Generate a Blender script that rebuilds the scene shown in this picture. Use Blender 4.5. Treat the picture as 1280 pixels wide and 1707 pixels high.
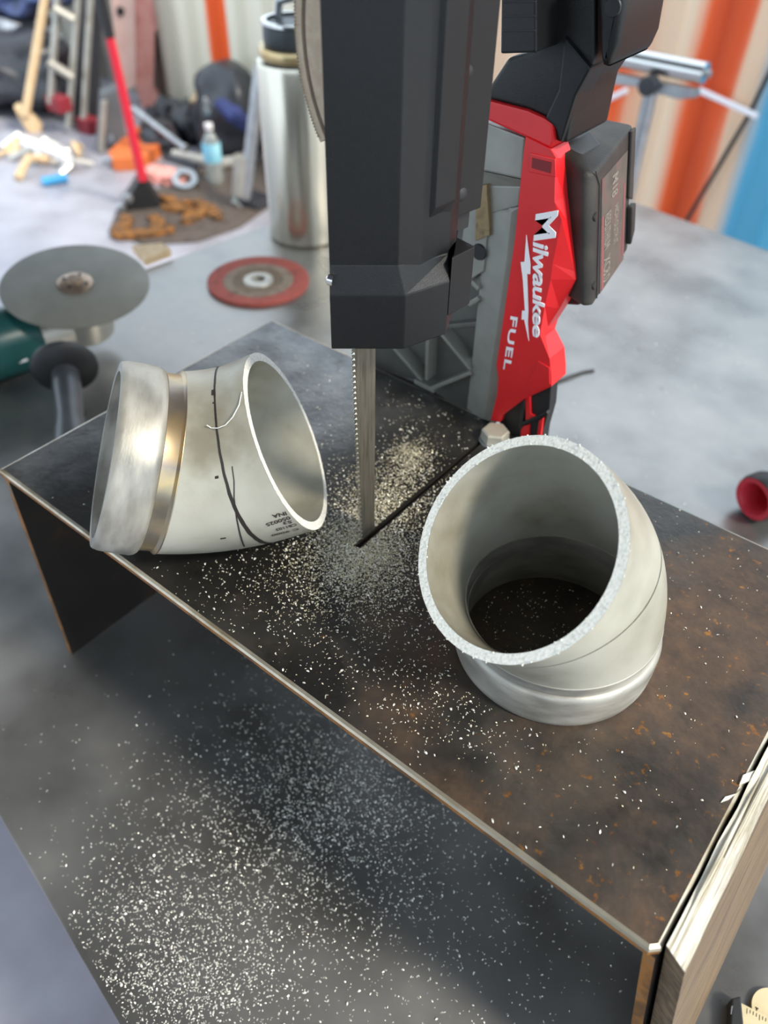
import bpy, bmesh, math, random
from mathutils import Vector, Matrix, noise
random.seed(7)
for o in list(bpy.data.objects): bpy.data.objects.remove(o)
SC = bpy.context.scene
OZ = 1.059            # workshop floor is z = 0; all coordinates below are given relative to the saw plate's top
C = SC.collection
# ---------------------------------------------------------------- camera
F = 1330.4; CX, CY = 640.0, 853.5; H = 0.37
R_ = Vector((0.7779, 0.6283, 0.0124)); U_ = Vector((-0.4377, 0.5275, 0.7281)); B_ = Vector((0.4509, -0.5718, 0.6854))
cam = bpy.data.cameras.new('camera'); co = bpy.data.objects.new('camera', cam); C.objects.link(co)
mw = Matrix((R_, U_, B_)).transposed().to_4x4(); mw.translation = Vector((0, 0, H + OZ)); co.matrix_world = mw
cam.sensor_fit = 'HORIZONTAL'; cam.sensor_width = 36.0; cam.lens = F / 1280 * 36
cam.clip_start = 0.02; cam.clip_end = 60
cam.dof.use_dof = True; cam.dof.focus_distance = 0.435; cam.dof.aperture_fstop = cam.lens / 4.4
SC.camera = co
# ---------------------------------------------------------------- sky, lights, exposure
w = bpy.data.worlds.new('sky'); SC.world = w; w.use_nodes = True
bg = w.node_tree.nodes['Background']; bg.inputs[0].default_value = (0.74, 0.87, 1.0, 1); bg.inputs[1].default_value = 2.0
def sun(name, d, e, col, ang):
    l = bpy.data.lights.new(name, 'SUN'); l.energy = e; l.color = col; l.angle = math.radians(ang)
    o = bpy.data.objects.new(name, l); C.objects.link(o); o.location = (2, 2, 4)
    o.rotation_euler = Vector(d).to_track_quat('-Z', 'Y').to_euler(); return o
sun('sun', (-0.70, -0.06, -0.68), 3.5, (1.0, 0.93, 0.80), 10)
SC.view_settings.view_transform = 'Standard'; SC.view_settings.look = 'None'
SC.view_settings.exposure = 0.15; SC.view_settings.gamma = 1.0; SC.view_settings.use_curve_mapping = False
# ---------------------------------------------------------------- helpers
def ray(px, py): return R_ * (px - CX) - U_ * (py - CY) - B_ * F
def P(px, py, z=0.0):
    d = ray(px, py); t = (z - H) / d.z; return Vector((0, 0, H)) + d * t
def PY(px, py, y):
    d = ray(px, py); return Vector((0, 0, H)) + d * (y / d.y)
def PP(px, py, p0, n):
    d = ray(px, py); n = Vector(n); return Vector((0, 0, H)) + d * ((Vector(p0) - Vector((0, 0, H))).dot(n) / d.dot(n))
def zat(px, py, b):
    d = ray(px, py); t = (d.x * b[0] + d.y * b[1]) / (d.x ** 2 + d.y ** 2); return H + t * d.z
ZT = -0.209; ZF = -OZ
def hexc(s):
    v = [int(s[i:i + 2], 16) / 255 for i in (0, 2, 4)]
    return tuple(((c + .055) / 1.055) ** 2.4 if c > .04045 else c / 12.92 for c in v) + (1,)
MATS = {}
def mat(name, cols, rough=.5, metal=0., scale=20., detail=6., rvar=0., bump=0., bscale=None, stretch=None, trans=0., emis=None, ramp=None, coat=0., spec=.5):
    """noise -> colour ramp principled material; cols: one hex or a list of hex"""
    if isinstance(cols, str): cols = [cols]
    m = bpy.data.materials.new(name); m.use_nodes = True; nt = m.node_tree; n = nt.nodes; L = nt.links
    b = n['Principled BSDF']; b.inputs['Metallic'].default_value = metal; b.inputs['Roughness'].default_value = rough
    b.inputs['Coat Weight'].default_value = coat; b.inputs['Specular IOR Level'].default_value = spec
    b.inputs['Transmission Weight'].default_value = trans
    tc = n.new('ShaderNodeTexCoord'); mp = n.new('ShaderNodeMapping'); L.new(tc.outputs['Object'], mp.inputs[0])
    if stretch: mp.inputs['Scale'].default_value = stretch
    if len(cols) == 1: b.inputs['Base Color'].default_value = hexc(cols[0])
    else:
        nz = n.new('ShaderNodeTexNoise'); nz.inputs['Scale'].default_value = scale; nz.inputs['Detail'].default_value = detail
        L.new(mp.outputs[0], nz.inputs[0]); cr = n.new('ShaderNodeValToRGB'); L.new(nz.outputs[0], cr.inputs[0]); e = cr.color_ramp
        pos = ramp or [.3 + .4 * i / (len(cols) - 1) for i in range(len(cols))]
        e.elements[0].position = pos[0]; e.elements[0].color = hexc(cols[0]); e.elements[1].position = pos[-1]; e.elements[1].color = hexc(cols[-1])
        for p, c in zip(pos[1:-1], cols[1:-1]): e.elements.new(p).color = hexc(c)
        L.new(cr.outputs[0], b.inputs['Base Color'])
        if rvar:
            mr = n.new('ShaderNodeMapRange'); mr.inputs[1].default_value = .3; mr.inputs[2].default_value = .7
            mr.inputs[3].default_value = rough - rvar; mr.inputs[4].default_value = rough + rvar
            L.new(nz.outputs[0], mr.inputs[0]); L.new(mr.outputs[0], b.inputs['Roughness'])
    if bump:
        n2 = n.new('ShaderNodeTexNoise'); n2.inputs['Scale'].default_value = bscale or scale * 4; n2.inputs['Detail'].default_value = 4
        L.new(mp.outputs[0], n2.inputs[0]); bp = n.new('ShaderNodeBump'); bp.inputs['Strength'].default_value = bump; bp.inputs['Distance'].default_value = .001
        L.new(n2.outputs[0], bp.inputs['Height']); L.new(bp.outputs[0], b.inputs['Normal'])
    if emis: b.inputs['Emission Color'].default_value = hexc(emis[0]); b.inputs['Emission Strength'].default_value = emis[1]
    MATS[name] = m; return m

def mesh_obj(name, bm, m, origin, parent=None, loc=None, smooth=False, kind=None):
    bmesh.ops.recalc_face_normals(bm, faces=bm.faces)
    for v in bm.verts: v.co -= origin
    me = bpy.data.meshes.new(name); bm.to_mesh(me); bm.free()
    ms = m if isinstance(m, (list, tuple)) else [m]
    for x in ms: me.materials.append(x)
    if smooth:
        for p in me.polygons: p.use_smooth = True
        try: me.set_sharp_from_angle(angle=math.radians(38))
        except Exception: pass
    o = bpy.data.objects.new(name, me); C.objects.link(o)
    if kind: o['kind'] = kind
    if parent is not None: o.parent = parent
    else: o.location = loc if loc is not None else origin + Vector((0, 0, OZ))
    return o
ORG = {}
def root(name, label, cat, at, group=None, rot=None):
    o = bpy.data.objects.new(name, None); C.objects.link(o); at = Vector(at)
    o.location = at + Vector((0, 0, OZ)); o.empty_display_size = .02; o['label'] = label; o['category'] = cat
    if group: o['group'] = group
    if rot is not None: o.rotation_euler = rot
    ORG[o.name] = Vector((0, 0, 0)) if rot is not None else at
    return o
def part(name, bm, m, parent, smooth=False, kind=None, label=None):
    r = parent
    while r.name not in ORG: r = r.parent
    o = mesh_obj(name, bm, m, ORG[r.name], parent, smooth=smooth, kind=kind)
    if label: o['label'] = label
    return o
def thing(name, bm, m, label, cat, group=None, smooth=False, kind=None):
    xs = [v.co for v in bm.verts]; org = Vector((sum(v.x for v in xs) / len(xs), sum(v.y for v in xs) / len(xs), min(v.z for v in xs)))
    o = mesh_obj(name, bm, m, org, smooth=smooth, kind=kind); o['label'] = label; o['category'] = cat
    if group: o['group'] = group
    ORG[o.name] = org; return o
def struct(name, bm, m, smooth=False):
    o = mesh_obj(name, bm, m, Vector((0, 0, 0)), smooth=smooth, kind='structure'); ORG[o.name] = Vector((0, 0, 0)); return o
def bev(bm, off, seg=2, ang=25):
    es = [e for e in bm.edges if len(e.link_faces) == 2 and e.calc_face_angle(0) > math.radians(ang)]
    bmesh.ops.bevel(bm, geom=es, offset=off, segments=seg, affect='EDGES', profile=.6)
    return bm
def ext(pts, vec, bm=None, bevel=0, seg=2):
    new = bm is None
    bm = bm or bmesh.new(); vec = Vector(vec)
    a = [bm.verts.new(Vector(p)) for p in pts]; b = [bm.verts.new(Vector(p) + vec) for p in pts]; n = len(a)
    bm.faces.new(a); bm.faces.new(b[::-1])
    for i in range(n): bm.faces.new((a[i], b[i], b[(i + 1) % n], a[(i + 1) % n]))
    bmesh.ops.recalc_face_normals(bm, faces=bm.faces)
    if bevel and new: bev(bm, bevel, seg)
    return bm
def slab(plan, z0, z1, bm=None, bevel=0): return ext([(p[0], p[1], z0) for p in plan], (0, 0, z1 - z0), bm, bevel)
def box(c, s, bm=None, rot=None, bevel=0):
    new = bm is None; bm = bm or bmesh.new(); c = Vector(c)
    q = rot if rot is not None else Matrix.Identity(3)
    vs = [bm.verts.new(c + q @ Vector((x * s[0] / 2, y * s[1] / 2, z * s[2] / 2))) for x in (-1, 1) for y in (-1, 1) for z in (-1, 1)]
    for f in ((0, 1, 3, 2), (4, 6, 7, 5), (0, 4, 5, 1), (2, 3, 7, 6), (0, 2, 6, 4), (1, 5, 7, 3)): bm.faces.new([vs[i] for i in f])
    if bevel and new: bmesh.ops.recalc_face_normals(bm, faces=bm.faces); bev(bm, bevel)
    return bm
def frame(d):
    d = Vector(d).normalized(); a = d.cross(Vector((0, 0, 1))) if abs(d.z) < .95 else d.cross(Vector((1, 0, 0)))
    a.normalize(); return a, d.cross(a)
def tube(pts, r, bm=None, n=10, cap=True):
    bm = bm or bmesh.new(); pts = [Vector(p) for p in pts]; rs = r if isinstance(r, (list, tuple)) else [r] * len(pts); rings = []
    pa = None
    for i, p in enumerate(pts):
        d = (pts[min(i + 1, len(pts) - 1)] - pts[max(i - 1, 0)]).normalized()
        if pa is None: a, b = frame(d)
        else: a = (pa - d * pa.dot(d)).normalized(); b = d.cross(a)
        pa = a
        rings.append([bm.verts.new(p + (a * math.cos(2 * math.pi * k / n) + b * math.sin(2 * math.pi * k / n)) * rs[i]) for k in range(n)])
    for r0, r1 in zip(rings, rings[1:]):
        for k in range(n): bm.faces.new((r0[k], r0[(k + 1) % n], r1[(k + 1) % n], r1[k]))
    if cap: bm.faces.new(rings[0][::-1]); bm.faces.new(rings[-1])
    return bm
def lathe(prof, o=(0, 0, 0), d=(0, 0, 1), n=40, bm=None, closed=False, mats=None):
    """prof: list of (radius, height along d)"""
    bm = bm or bmesh.new(); o = Vector(o); d = Vector(d).normalized(); a, b = frame(d); rings = []
    for r, h in prof:
        if r < 1e-6: rings.append([bm.verts.new(o + d * h)])
        else: rings.append([bm.verts.new(o + d * h + (a * math.cos(2 * math.pi * k / n) + b * math.sin(2 * math.pi * k / n)) * r) for k in range(n)])
    pairs = list(zip(rings, rings[1:])) + ([(rings[-1], rings[0])] if closed else [])
    for i, (r0, r1) in enumerate(pairs):
        for k in range(n):
            k2 = (k + 1) % n
            if len(r0) == 1: f = bm.faces.new((r0[0], r1[k2], r1[k]))
            elif len(r1) == 1: f = bm.faces.new((r0[k], r0[k2], r1[0]))
            else: f = bm.faces.new((r0[k], r0[k2], r1[k2], r1[k]))
            if mats: f.material_index = mats[min(i, len(mats) - 1)]
    return bm
def blob(c, s, seed=0, amp=.3, sub=3, fs=2.0, flat=None):
    bm = bmesh.new(); bmesh.ops.create_icosphere(bm, subdivisions=sub, radius=1)
    for v in bm.verts:
        k = 1 + amp * noise.noise(v.co * fs + Vector((seed * 7.1, seed * 3.3, 0)))
        v.co = Vector((v.co.x * s[0] * k, v.co.y * s[1] * k, v.co.z * s[2] * k)) + Vector(c)
        if flat is not None and v.co.z < flat: v.co.z = flat
    return bm
def text_bm(s, depth=.0006, shear=0., bold=0., space=1.0):
    cu = bpy.data.curves.new('t', 'FONT'); cu.body = s; cu.extrude = depth; cu.shear = shear; cu.offset = bold; cu.space_character = space; cu.resolution_u = 4
    to = bpy.data.objects.new('t', cu); C.objects.link(to); dg = bpy.context.evaluated_depsgraph_get()
    me = bpy.data.meshes.new_from_object(to.evaluated_get(dg)); bpy.data.objects.remove(to); bm = bmesh.new(); bm.from_mesh(me); bpy.data.meshes.remove(me); return bm
def fit_text(bm, o, ex, ey, nrm, depth=1.0):
    """stretch text to run along ex (its length) with cap height ey from o"""
    xs = [v.co.x for v in bm.verts]; ys = [v.co.y for v in bm.verts]; x0, x1 = min(xs), max(xs); y1 = max(ys); y0 = min(ys)
    for v in bm.verts:
        v.co = Vector(o) + Vector(ex) * ((v.co.x - x0) / (x1 - x0)) + Vector(ey) * ((v.co.y - y0) / (y1 - y0)) + Vector(nrm) * (v.co.z * depth)
    return bm
# ---------------------------------------------------------------- materials
steel_tbl = mat('table_steel', ['7b7976', '979592', 'aba8a4'], rough=.34, metal=.75, scale=9, rvar=.10, bump=.12, bscale=60)
floor_m = mat('floor_concrete', ['908e95', 'a09ea7', 'b0afb8'], rough=.34, scale=5, rvar=.12, bump=.1)
roof_m = mat('roof_sheet', ['4a4b4d', '58595b'], rough=.7, scale=3)
blackp = mat('black_plastic', ['121213', '161617'], rough=.40, spec=.38, scale=300, bump=.25, bscale=2500)
greyp = mat('grey_frame_paint', ['8a8a82', '979790'], rough=.42, metal=.35, scale=60, bump=.1, bscale=1500)
redp = mat('red_plastic', ['d01c22', 'da2428'], rough=.38, scale=40)
white_m = mat('white_lettering', 'f2eef0', rough=.4)
battp = mat('battery_plastic', ['211e1c', '2c2824', '3a352f'], rough=.6, scale=45, bump=.2, bscale=800)
blade_m = mat('blade_steel', ['77705f', '8f887a', '9d968a'], rough=.38, metal=.8, scale=60, stretch=(1, 8, .6))
tooth_m = mat('tooth_steel', 'cfc8b4', rough=.25, metal=.9)
tan_m = mat('wheel_band', ['a8957f', 'b8a68f'], rough=.55, metal=.2, scale=220, bump=.5, bscale=900)
chrome = mat('bright_steel', 'd9d9d6', rough=.18, metal=1.)
galv = mat('galvanised_steel', ['9a9da0', 'b4b7b9'], rough=.35, metal=.8, scale=30)
rubber = mat('black_rubber', ['1b1b1c', '232324'], rough=.5, scale=30)
teal = mat('teal_plastic', ['1d4a48', '245654'], rough=.32, scale=20)
alu = mat('aluminium', ['a8a49a', 'bab6ad'], rough=.4, metal=.6, scale=20)
bottle_m = mat('brushed_bottle_steel', ['c2bcac', 'd4cebf'], rough=.24, metal=.97, scale=40, stretch=(1, 1, .1))
wood_l = mat('pale_wood', ['caa77c', 'dcbc92', 'e2c8a2'], rough=.6, scale=12, stretch=(8, 8, .6))
pinkm = mat('pink_paint', ['d9897c', 'e8a598', 'c9776c'], rough=.5, scale=8)
orange_m = mat('orange_board', ['c8622e', 'd8743a'], rough=.6, scale=12)
dark_m = mat('dark_sack', ['26272b', '33343a', '1d1e22'], rough=.35, scale=10)
blue_m = mat('blue_cloth', ['2c3563', '3c477d'], rough=.7, scale=12)
rust_m = mat('rust_scrap', ['5a3d24', '9a6428', '3e2e22', 'a8702e'], rough=.85, scale=25)
red_m = mat('red_tube', 'd32338', rough=.35)
silver_scrap = mat('silver_offcut', ['c8c6c0', 'e6e4de'], rough=.35, metal=.6, scale=20)
cyan_m = mat('blue_marker', '3f9fd6', rough=.4)
label_blue = mat('bottle_label', ['6cc0dc', 'a9dfee'], rough=.4, scale=15)
clear_m = mat('clear_plastic', 'dfe6e4', rough=.12, trans=.7)
ink = mat('marker_ink', '2a2420', rough=.6)
ink2 = mat('stamp_ink', '3a2e28', rough=.6)

def plate_mat():
    m = bpy.data.materials.new('mill_scale_plate'); m.use_nodes = True; nt = m.node_tree; n = nt.nodes; L = nt.links; b = n['Principled BSDF']
    tc = n.new('ShaderNodeTexCoord')
    def nz(s, d=6, r=.55):
        t = n.new('ShaderNodeTexNoise'); t.inputs['Scale'].default_value = s; t.inputs['Detail'].default_value = d; t.inputs['Roughness'].default_value = r; L.new(tc.outputs['Object'], t.inputs[0]); return t.outputs[0]
    def ramp(src, *st):
        c = n.new('ShaderNodeValToRGB'); L.new(src, c.inputs[0]); e = c.color_ramp
        e.elements[0].position, e.elements[0].color = st[0][0], st[0][1]; e.elements[1].position, e.elements[1].color = st[-1][0], st[-1][1]
        for p, q in st[1:-1]: e.elements.new(p).color = q
        return c.outputs[0]
    def mix(f, a, c2):
        x = n.new('ShaderNodeMix'); x.data_type = 'RGBA'; L.new(f, x.inputs[0]); L.new(a, x.inputs[6]); L.new(c2, x.inputs[7]); return x.outputs[2]
    def g(v): return (v, v, v, 1)
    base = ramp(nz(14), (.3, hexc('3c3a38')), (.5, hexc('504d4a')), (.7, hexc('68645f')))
    sky_sheen = ramp(nz(22), (.3, hexc('5e5d5c')), (.5, hexc('7b7a79')), (.7, hexc('92908d')))
    brown = ramp(nz(60, 8, .7), (.3, hexc('3f3126')), (.55, hexc('5c4634')), (.75, hexc('76583a')))
    sx = n.new('ShaderNodeSeparateXYZ'); L.new(tc.outputs['Object'], sx.inputs[0])
    gr = n.new('ShaderNodeMapRange'); L.new(sx.outputs[0], gr.inputs[0]); gr.inputs[1].default_value = -.14; gr.inputs[2].default_value = .29; gr.inputs[3].default_value = -.22; gr.inputs[4].default_value = .24
    ad = n.new('ShaderNodeMath'); ad.operation = 'ADD'; L.new(gr.outputs[0], ad.inputs[0]); L.new(nz(11, 7, .6), ad.inputs[1])
    fr = ramp(ad.outputs[0], (.46, g(0)), (.68, g(.85)))
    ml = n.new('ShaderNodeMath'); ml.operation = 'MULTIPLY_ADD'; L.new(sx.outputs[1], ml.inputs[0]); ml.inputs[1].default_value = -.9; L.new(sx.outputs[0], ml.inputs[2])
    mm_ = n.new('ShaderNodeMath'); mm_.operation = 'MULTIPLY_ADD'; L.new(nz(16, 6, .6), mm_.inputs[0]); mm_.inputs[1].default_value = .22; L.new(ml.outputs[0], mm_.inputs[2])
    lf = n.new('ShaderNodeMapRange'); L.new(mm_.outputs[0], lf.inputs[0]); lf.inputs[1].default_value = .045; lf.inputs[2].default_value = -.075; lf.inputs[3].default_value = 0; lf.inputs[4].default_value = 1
    base = mix(lf.outputs[0], base, sky_sheen)  # lighter steel at back left paints the sky's reflection into the colour
    c = mix(fr, base, brown)
    ad2 = n.new('ShaderNodeMath'); ad2.operation = 'MULTIPLY_ADD'; L.new(gr.outputs[0], ad2.inputs[0]); ad2.inputs[1].default_value = .34; L.new(nz(150, 5, .6), ad2.inputs[2])
    spots = ramp(ad2.outputs[0], (.675, g(0)), (.75, g(.9)))
    orange = ramp(nz(120), (.35, hexc('7a4a22')), (.65, hexc('aa742f')))
    c = mix(spots, c, orange)
    dk = ramp(nz(42, 6, .65), (.55, g(0)), (.72, g(.5)))
    bl = n.new('ShaderNodeRGB'); bl.outputs[0].default_value = hexc('2a2724'); c = mix(dk, c, bl.outputs[0])
    L.new(c, b.inputs['Base Color'])
    rr = n.new('ShaderNodeMapRange'); L.new(fr, rr.inputs[0]); rr.inputs[3].default_value = .30; rr.inputs[4].default_value = .58; L.new(rr.outputs[0], b.inputs['Roughness'])
    mt = n.new('ShaderNodeMapRange'); L.new(fr, mt.inputs[0]); mt.inputs[3].default_value = .85; mt.inputs[4].default_value = .15; L.new(mt.outputs[0], b.inputs['Metallic'])
    bp = n.new('ShaderNodeBump'); bp.inputs['Strength'].default_value = .25; bp.inputs['Distance'].default_value = .001; L.new(nz(260, 5), bp.inputs['Height']); L.new(bp.outputs[0], b.inputs['Normal'])
    return m
plate_m = plate_mat()
edge_m = mat('ground_edge', ['b8ae9a', 'd2c9b4', '9a8768'], rough=.3, metal=.75, scale=30)
rustedge = mat('rusty_edge', ['8a5a2a', '6a4a2c', 'a06a30', '7a6a58'], rough=.6, metal=.3, scale=55)
pickled = mat('pickled_stainless', ['8f8977', 'a9a596', 'b9b6a8', 'c2bfb2'], rough=.42, metal=.22, scale=20, rvar=.08, bump=.06, bscale=500)
ring_m = mat('turned_stainless', ['8a8780', 'a8a49a', 'bcb8af'], rough=.48, metal=.45, scale=34, rvar=.1, bump=.08, bscale=300, stretch=(1, 1, 3))
cut_m = mat('fresh_cut_steel', ['cfcec3', 'eeede3', 'faf9f1'], rough=.45, metal=.1, scale=700, bump=.4, bscale=1100)
tint_m = mat('heat_tinted_weld', ['9a968c', 'b39b76', '94897f', 'bfa97e', '8d8a85'], rough=.32, metal=.8, scale=14)
flake_m = mat('steel_swarf', ['d0ccc0', 'f4f1e6'], rough=.3, metal=.25, scale=900)
gold_m = mat('fine_swarf', ['b5a985', 'e0d6b6', 'f8f3e0'], rough=.35, metal=.25, scale=900)
board_m = mat('weathered_board', ['66543f', '7c664d', '524232', '887358'], rough=.6, scale=30, stretch=(3, .35, 9), bump=.35, bscale=160)
boardtop_m = mat('board_top_edge', ['d8d2c2', 'efeadc', 'b0a58e', 'e4dece'], rough=.5, scale=40, stretch=(9, .3, 4), bump=.5, bscale=120)
# ================================================================ SETTING
def wall_mat():
    m = bpy.data.materials.new('painted_corrugated_sheet'); m.use_nodes = True; nt = m.node_tree; n = nt.nodes; L = nt.links; b = n['Principled BSDF']
    tc = n.new('ShaderNodeTexCoord'); sx = n.new('ShaderNodeSeparateXYZ'); L.new(tc.outputs['Object'], sx.inputs[0])
    nz = n.new('ShaderNodeTexNoise'); nz.inputs['Scale'].default_value = 5; nz.inputs['Detail'].default_value = 6
    mp = n.new('ShaderNodeMapping'); mp.inputs['Scale'].default_value = (2, 2, .35); L.new(tc.outputs['Object'], mp.inputs[0]); L.new(mp.outputs[0], nz.inputs[0])
    ma = n.new('ShaderNodeMath'); ma.operation = 'MULTIPLY_ADD'; L.new(nz.outputs[0], ma.inputs[0]); ma.inputs[1].default_value = .06; L.new(sx.outputs[0], ma.inputs[2])
    mr = n.new('ShaderNodeMapRange'); L.new(ma.outputs[0], mr.inputs[0]); mr.inputs[1].default_value = -5 + .03; mr.inputs[2].default_value = 1 + .03
    cr = n.new('ShaderNodeValToRGB'); L.new(mr.outputs[0], cr.inputs[0]); e = cr.color_ramp
    cream, beige, oran, blue, dk = hexc('e6dec8'), hexc('ecc9a8'), hexc('f2601e'), hexc('5cb0d0'), hexc('d04a14')
    st = [(-5, hexc('a7a294')), (-4.3, hexc('b0a79a')), (-4.0, hexc('8d7f74')), (-3.75, cream), (-3.475, cream), (-3.465, oran), (-3.30, oran), (-3.29, cream), (-2.6, cream), (-2.4, beige), (-1.34, beige), (-1.32, oran), (-1.14, oran), (-1.10, beige), (-1.0, hexc('f0d6b6')), (-.955, beige), (-.93, oran), (-.88, dk), (-.81, oran), (-.785, beige), (-.72, hexc('ecc8a6')), (-.70, blue), (-.2, blue), (-.18, beige), (.3, oran), (1, beige)]  # brown-grey stop near the left paints in the shading of the corrugations
    e.elements[0].position = 0; e.elements[0].color = st[0][1]; e.elements[1].position = 1; e.elements[1].color = st[-1][1]
    for x, c in st[1:-1]: e.elements.new((x + 5) / 6).color = c
    L.new(cr.outputs[0], b.inputs['Base Color']); b.inputs['Roughness'].default_value = .55
    return m
def wall_pt(s): return Vector((s, 2.96 - .12 * (s + 3.66), 0))
bm = bmesh.new(); wn = Vector((.12, 1, 0)).normalized(); cols = []
s = -7.5
while s < 2.2:
    for ds, dep in ((0, 0), (.07, 0), (.105, .036), (.175, .036)):
        p = wall_pt(s + ds) + wn * dep; cols.append((bm.verts.new((p.x, p.y, ZF)), bm.verts.new((p.x, p.y, .42))))
    s += .21
for a, b in zip(cols, cols[1:]): bm.faces.new((a[0], b[0], b[1], a[1]))
wall = struct('wall_back', bm, wall_mat())
struct('floor', slab([(-8, -4), (4, -4), (4, 5), (-8, 5)], ZF - .05, ZF), floor_m)
struct('ceiling', slab([(-3.2, -2.4), (.72, -2.4), (.72, 1.6), (-3.2, 1.6)], 1.30, 1.33), roof_m)
struct('front_light_block', slab([(1.75, -.75), (1.70, -.72), (-.85, -2.75), (-.80, -2.78)], ZF, .12), mat('light_block_dark', ['3c3d3f', '48494b'], rough=.7, scale=4))  # unseen low wall behind the camera, added to darken what the guard reflects
# ---------------------------------------------------------------- welding table
tb = root('welding_table', 'wide grey steel welding table under the saw stand', 'table', (-.3, .7, ZF))
TX = Vector((.988, -.155, 0)); TY = Vector((.125, .992, 0)); T0 = Vector((-1.078, .148, 0))
def tp(u, v): p = T0 + TX * u + TY * v; return (p.x, p.y)
bm = slab([tp(0, 0), tp(2.1, 0), tp(2.1, 1.335), tp(0, 1.335)], ZT - .012, ZT); bev(bm, .0015, 2)
part('tabletop', bm, steel_tbl, tb)
for u, v in ((.08, .08), (2.02, .08), (.08, 1.25), (2.02, 1.25)):
    x, y = tp(u, v); part('leg', box((x, y, (ZT - .012 + ZF) / 2), (.06, .06, ZT - .012 - ZF), bevel=.003), steel_tbl, tb)
for (a, b) in ((tp(.05, .08), tp(2.05, .08)), (tp(.05, 1.25), tp(2.05, 1.25))):
    part('rail', ext([(a[0], a[1], ZT - .06), (b[0], b[1], ZT - .06), (b[0], b[1], ZT - .012), (a[0], a[1], ZT - .012)], (0, .04, 0)), steel_tbl, tb)
# ---------------------------------------------------------------- saw stand: slotted plate on two end plates
XL, XR, YF, YB, TH = -.4825, .0206, .1680, .4425, .0055
st = root('saw_stand', 'rusty slotted steel plate bent into a low bridge on the table', 'stand', (-.23, .3, ZT))
SX0, SX1, SY = -.2375, -.2345, .2715
bm = bmesh.new()
outl = [(XL, YF), (XR - .004, YF), (XR, YF + .004), (XR, YB), (SX1, YB), (SX1, SY), (SX0, SY), (SX0, YB), (XL, YB)]
va = [bm.verts.new((x, y, -TH)) for x, y in outl]; vb = [bm.verts.new((x, y, 0)) for x, y in outl]
bm.faces.new(vb); bm.faces.new(va[::-1]); N = len(va)
for i in range(N): bm.faces.new((va[i], va[(i + 1) % N], vb[(i + 1) % N], vb[i]))
bmesh.ops.recalc_face_normals(bm, faces=bm.faces)
te = [e for e in bm.edges if all(v.co.z > -1e-5 for v in e.verts) and not all(SX0 - 1e-4 < v.co.x < SX1 + 1e-4 for v in e.verts)]
keep = set(f for f in bm.faces)
r = bmesh.ops.bevel(bm, geom=te, offset=.0024, segments=2, affect='EDGES', profile=.5)
bf = set(r['faces'])
for f in bm.faces:
    f.normal_update()
    if f in bf and abs(f.normal.z) < .995: f.material_index = 1
    elif abs(f.normal.z) < .3: f.material_index = 3 if all(SX0 - 1e-4 < v.co.x < SX1 + 1e-4 for v in f.verts) else 2  # slot walls take the dark finish, painting in the shade of the slot
lm = mat('end_plate_scale', ['1e1b18', '2a2420', '5a4028'], rough=.6, metal=.3, scale=12)
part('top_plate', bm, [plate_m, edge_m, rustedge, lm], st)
bm = ext([(XL, YF - .004, ZT), (XL, YB, ZT), (XL, YB, -TH), (XL, YF + .002, -TH)], (.005, 0, 0))
for f in bm.faces:
    if abs(f.normal.y) > .8: f.material_index = 1
part('end_plate', bm, [lm, rustedge], st)
XB = .0500
bm = ext([(XR - .006, YF + .001, -TH), (XR - .006, YB, -TH), (XB - .001, YB, ZT), (XB - .001, YF + .001, ZT)], (.0055, 0, 0))
for f in bm.faces:
    if abs(f.normal.y) > .8: f.material_index = 1
part('end_plate', bm, [lm, rustedge], st)
# leaning board
bd = root('weathered_board', 'thin weathered wooden board leaning on the right end of the rusty stand', 'board', (.05, .3, ZT))
bm = ext([(.0213, .1735, .0015), (.0318, .1690, .0015), (.0672, .1690, ZT), (.0567, .1735, ZT)], (0, .30, 0))
bmesh.ops.subdivide_edges(bm, edges=[e for e in bm.edges if abs(e.verts[0].co.y - e.verts[1].co.y) > .2], cuts=40)
for v in bm.verts:
    if v.co.z > -.01:
        v.co.z += .0012 * noise.noise(Vector((v.co.x * 300, v.co.y * 60, 1))); v.co.x += .0009 * noise.noise(Vector((v.co.x * 200, v.co.y * 45, 5)))
bm.normal_update()
for f in bm.faces:
    if f.normal.z > .8: f.material_index = 1
part('plank', bm, [board_m, boardtop_m], bd)
for k in range(3):        # split fibres along its top edge
    y0 = .176 + .05 * k; x0 = .0235 + .0028 * k
    part('splinter', tube([(x0, y0, .0016), (x0 + .0006, y0 + .05, .0026), (x0 + .001, y0 + .10, .0018)], [.0005, .0011, .0004], n=6), boardtop_m, bd)
p = P(1220, 1327); bm = ext([p + Vector(v) for v in ((-.003, -.007, .0), (-.0005, -.003, 0), (.0025, .007, 0), (.001, .002, 0), (-.0025, -.003, 0))], (0, 0, .0008))
thing('wood_splinter', bm, boardtop_m, 'small pale wood splinter lying loose on the rusty plate beside the board', 'splinter')
p = P(1251, 1296); bm = ext([p + Vector(v) for v in ((-.003, -.008, .0), (.001, -.002, 0), (.003, .007, 0), (.0, .004, 0), (-.0035, -.002, 0))], (0, 0, .0014))
thing('wood_splinter', bm, boardtop_m, 'pale wood splinter tucked right against the board edge', 'splinter')
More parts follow.
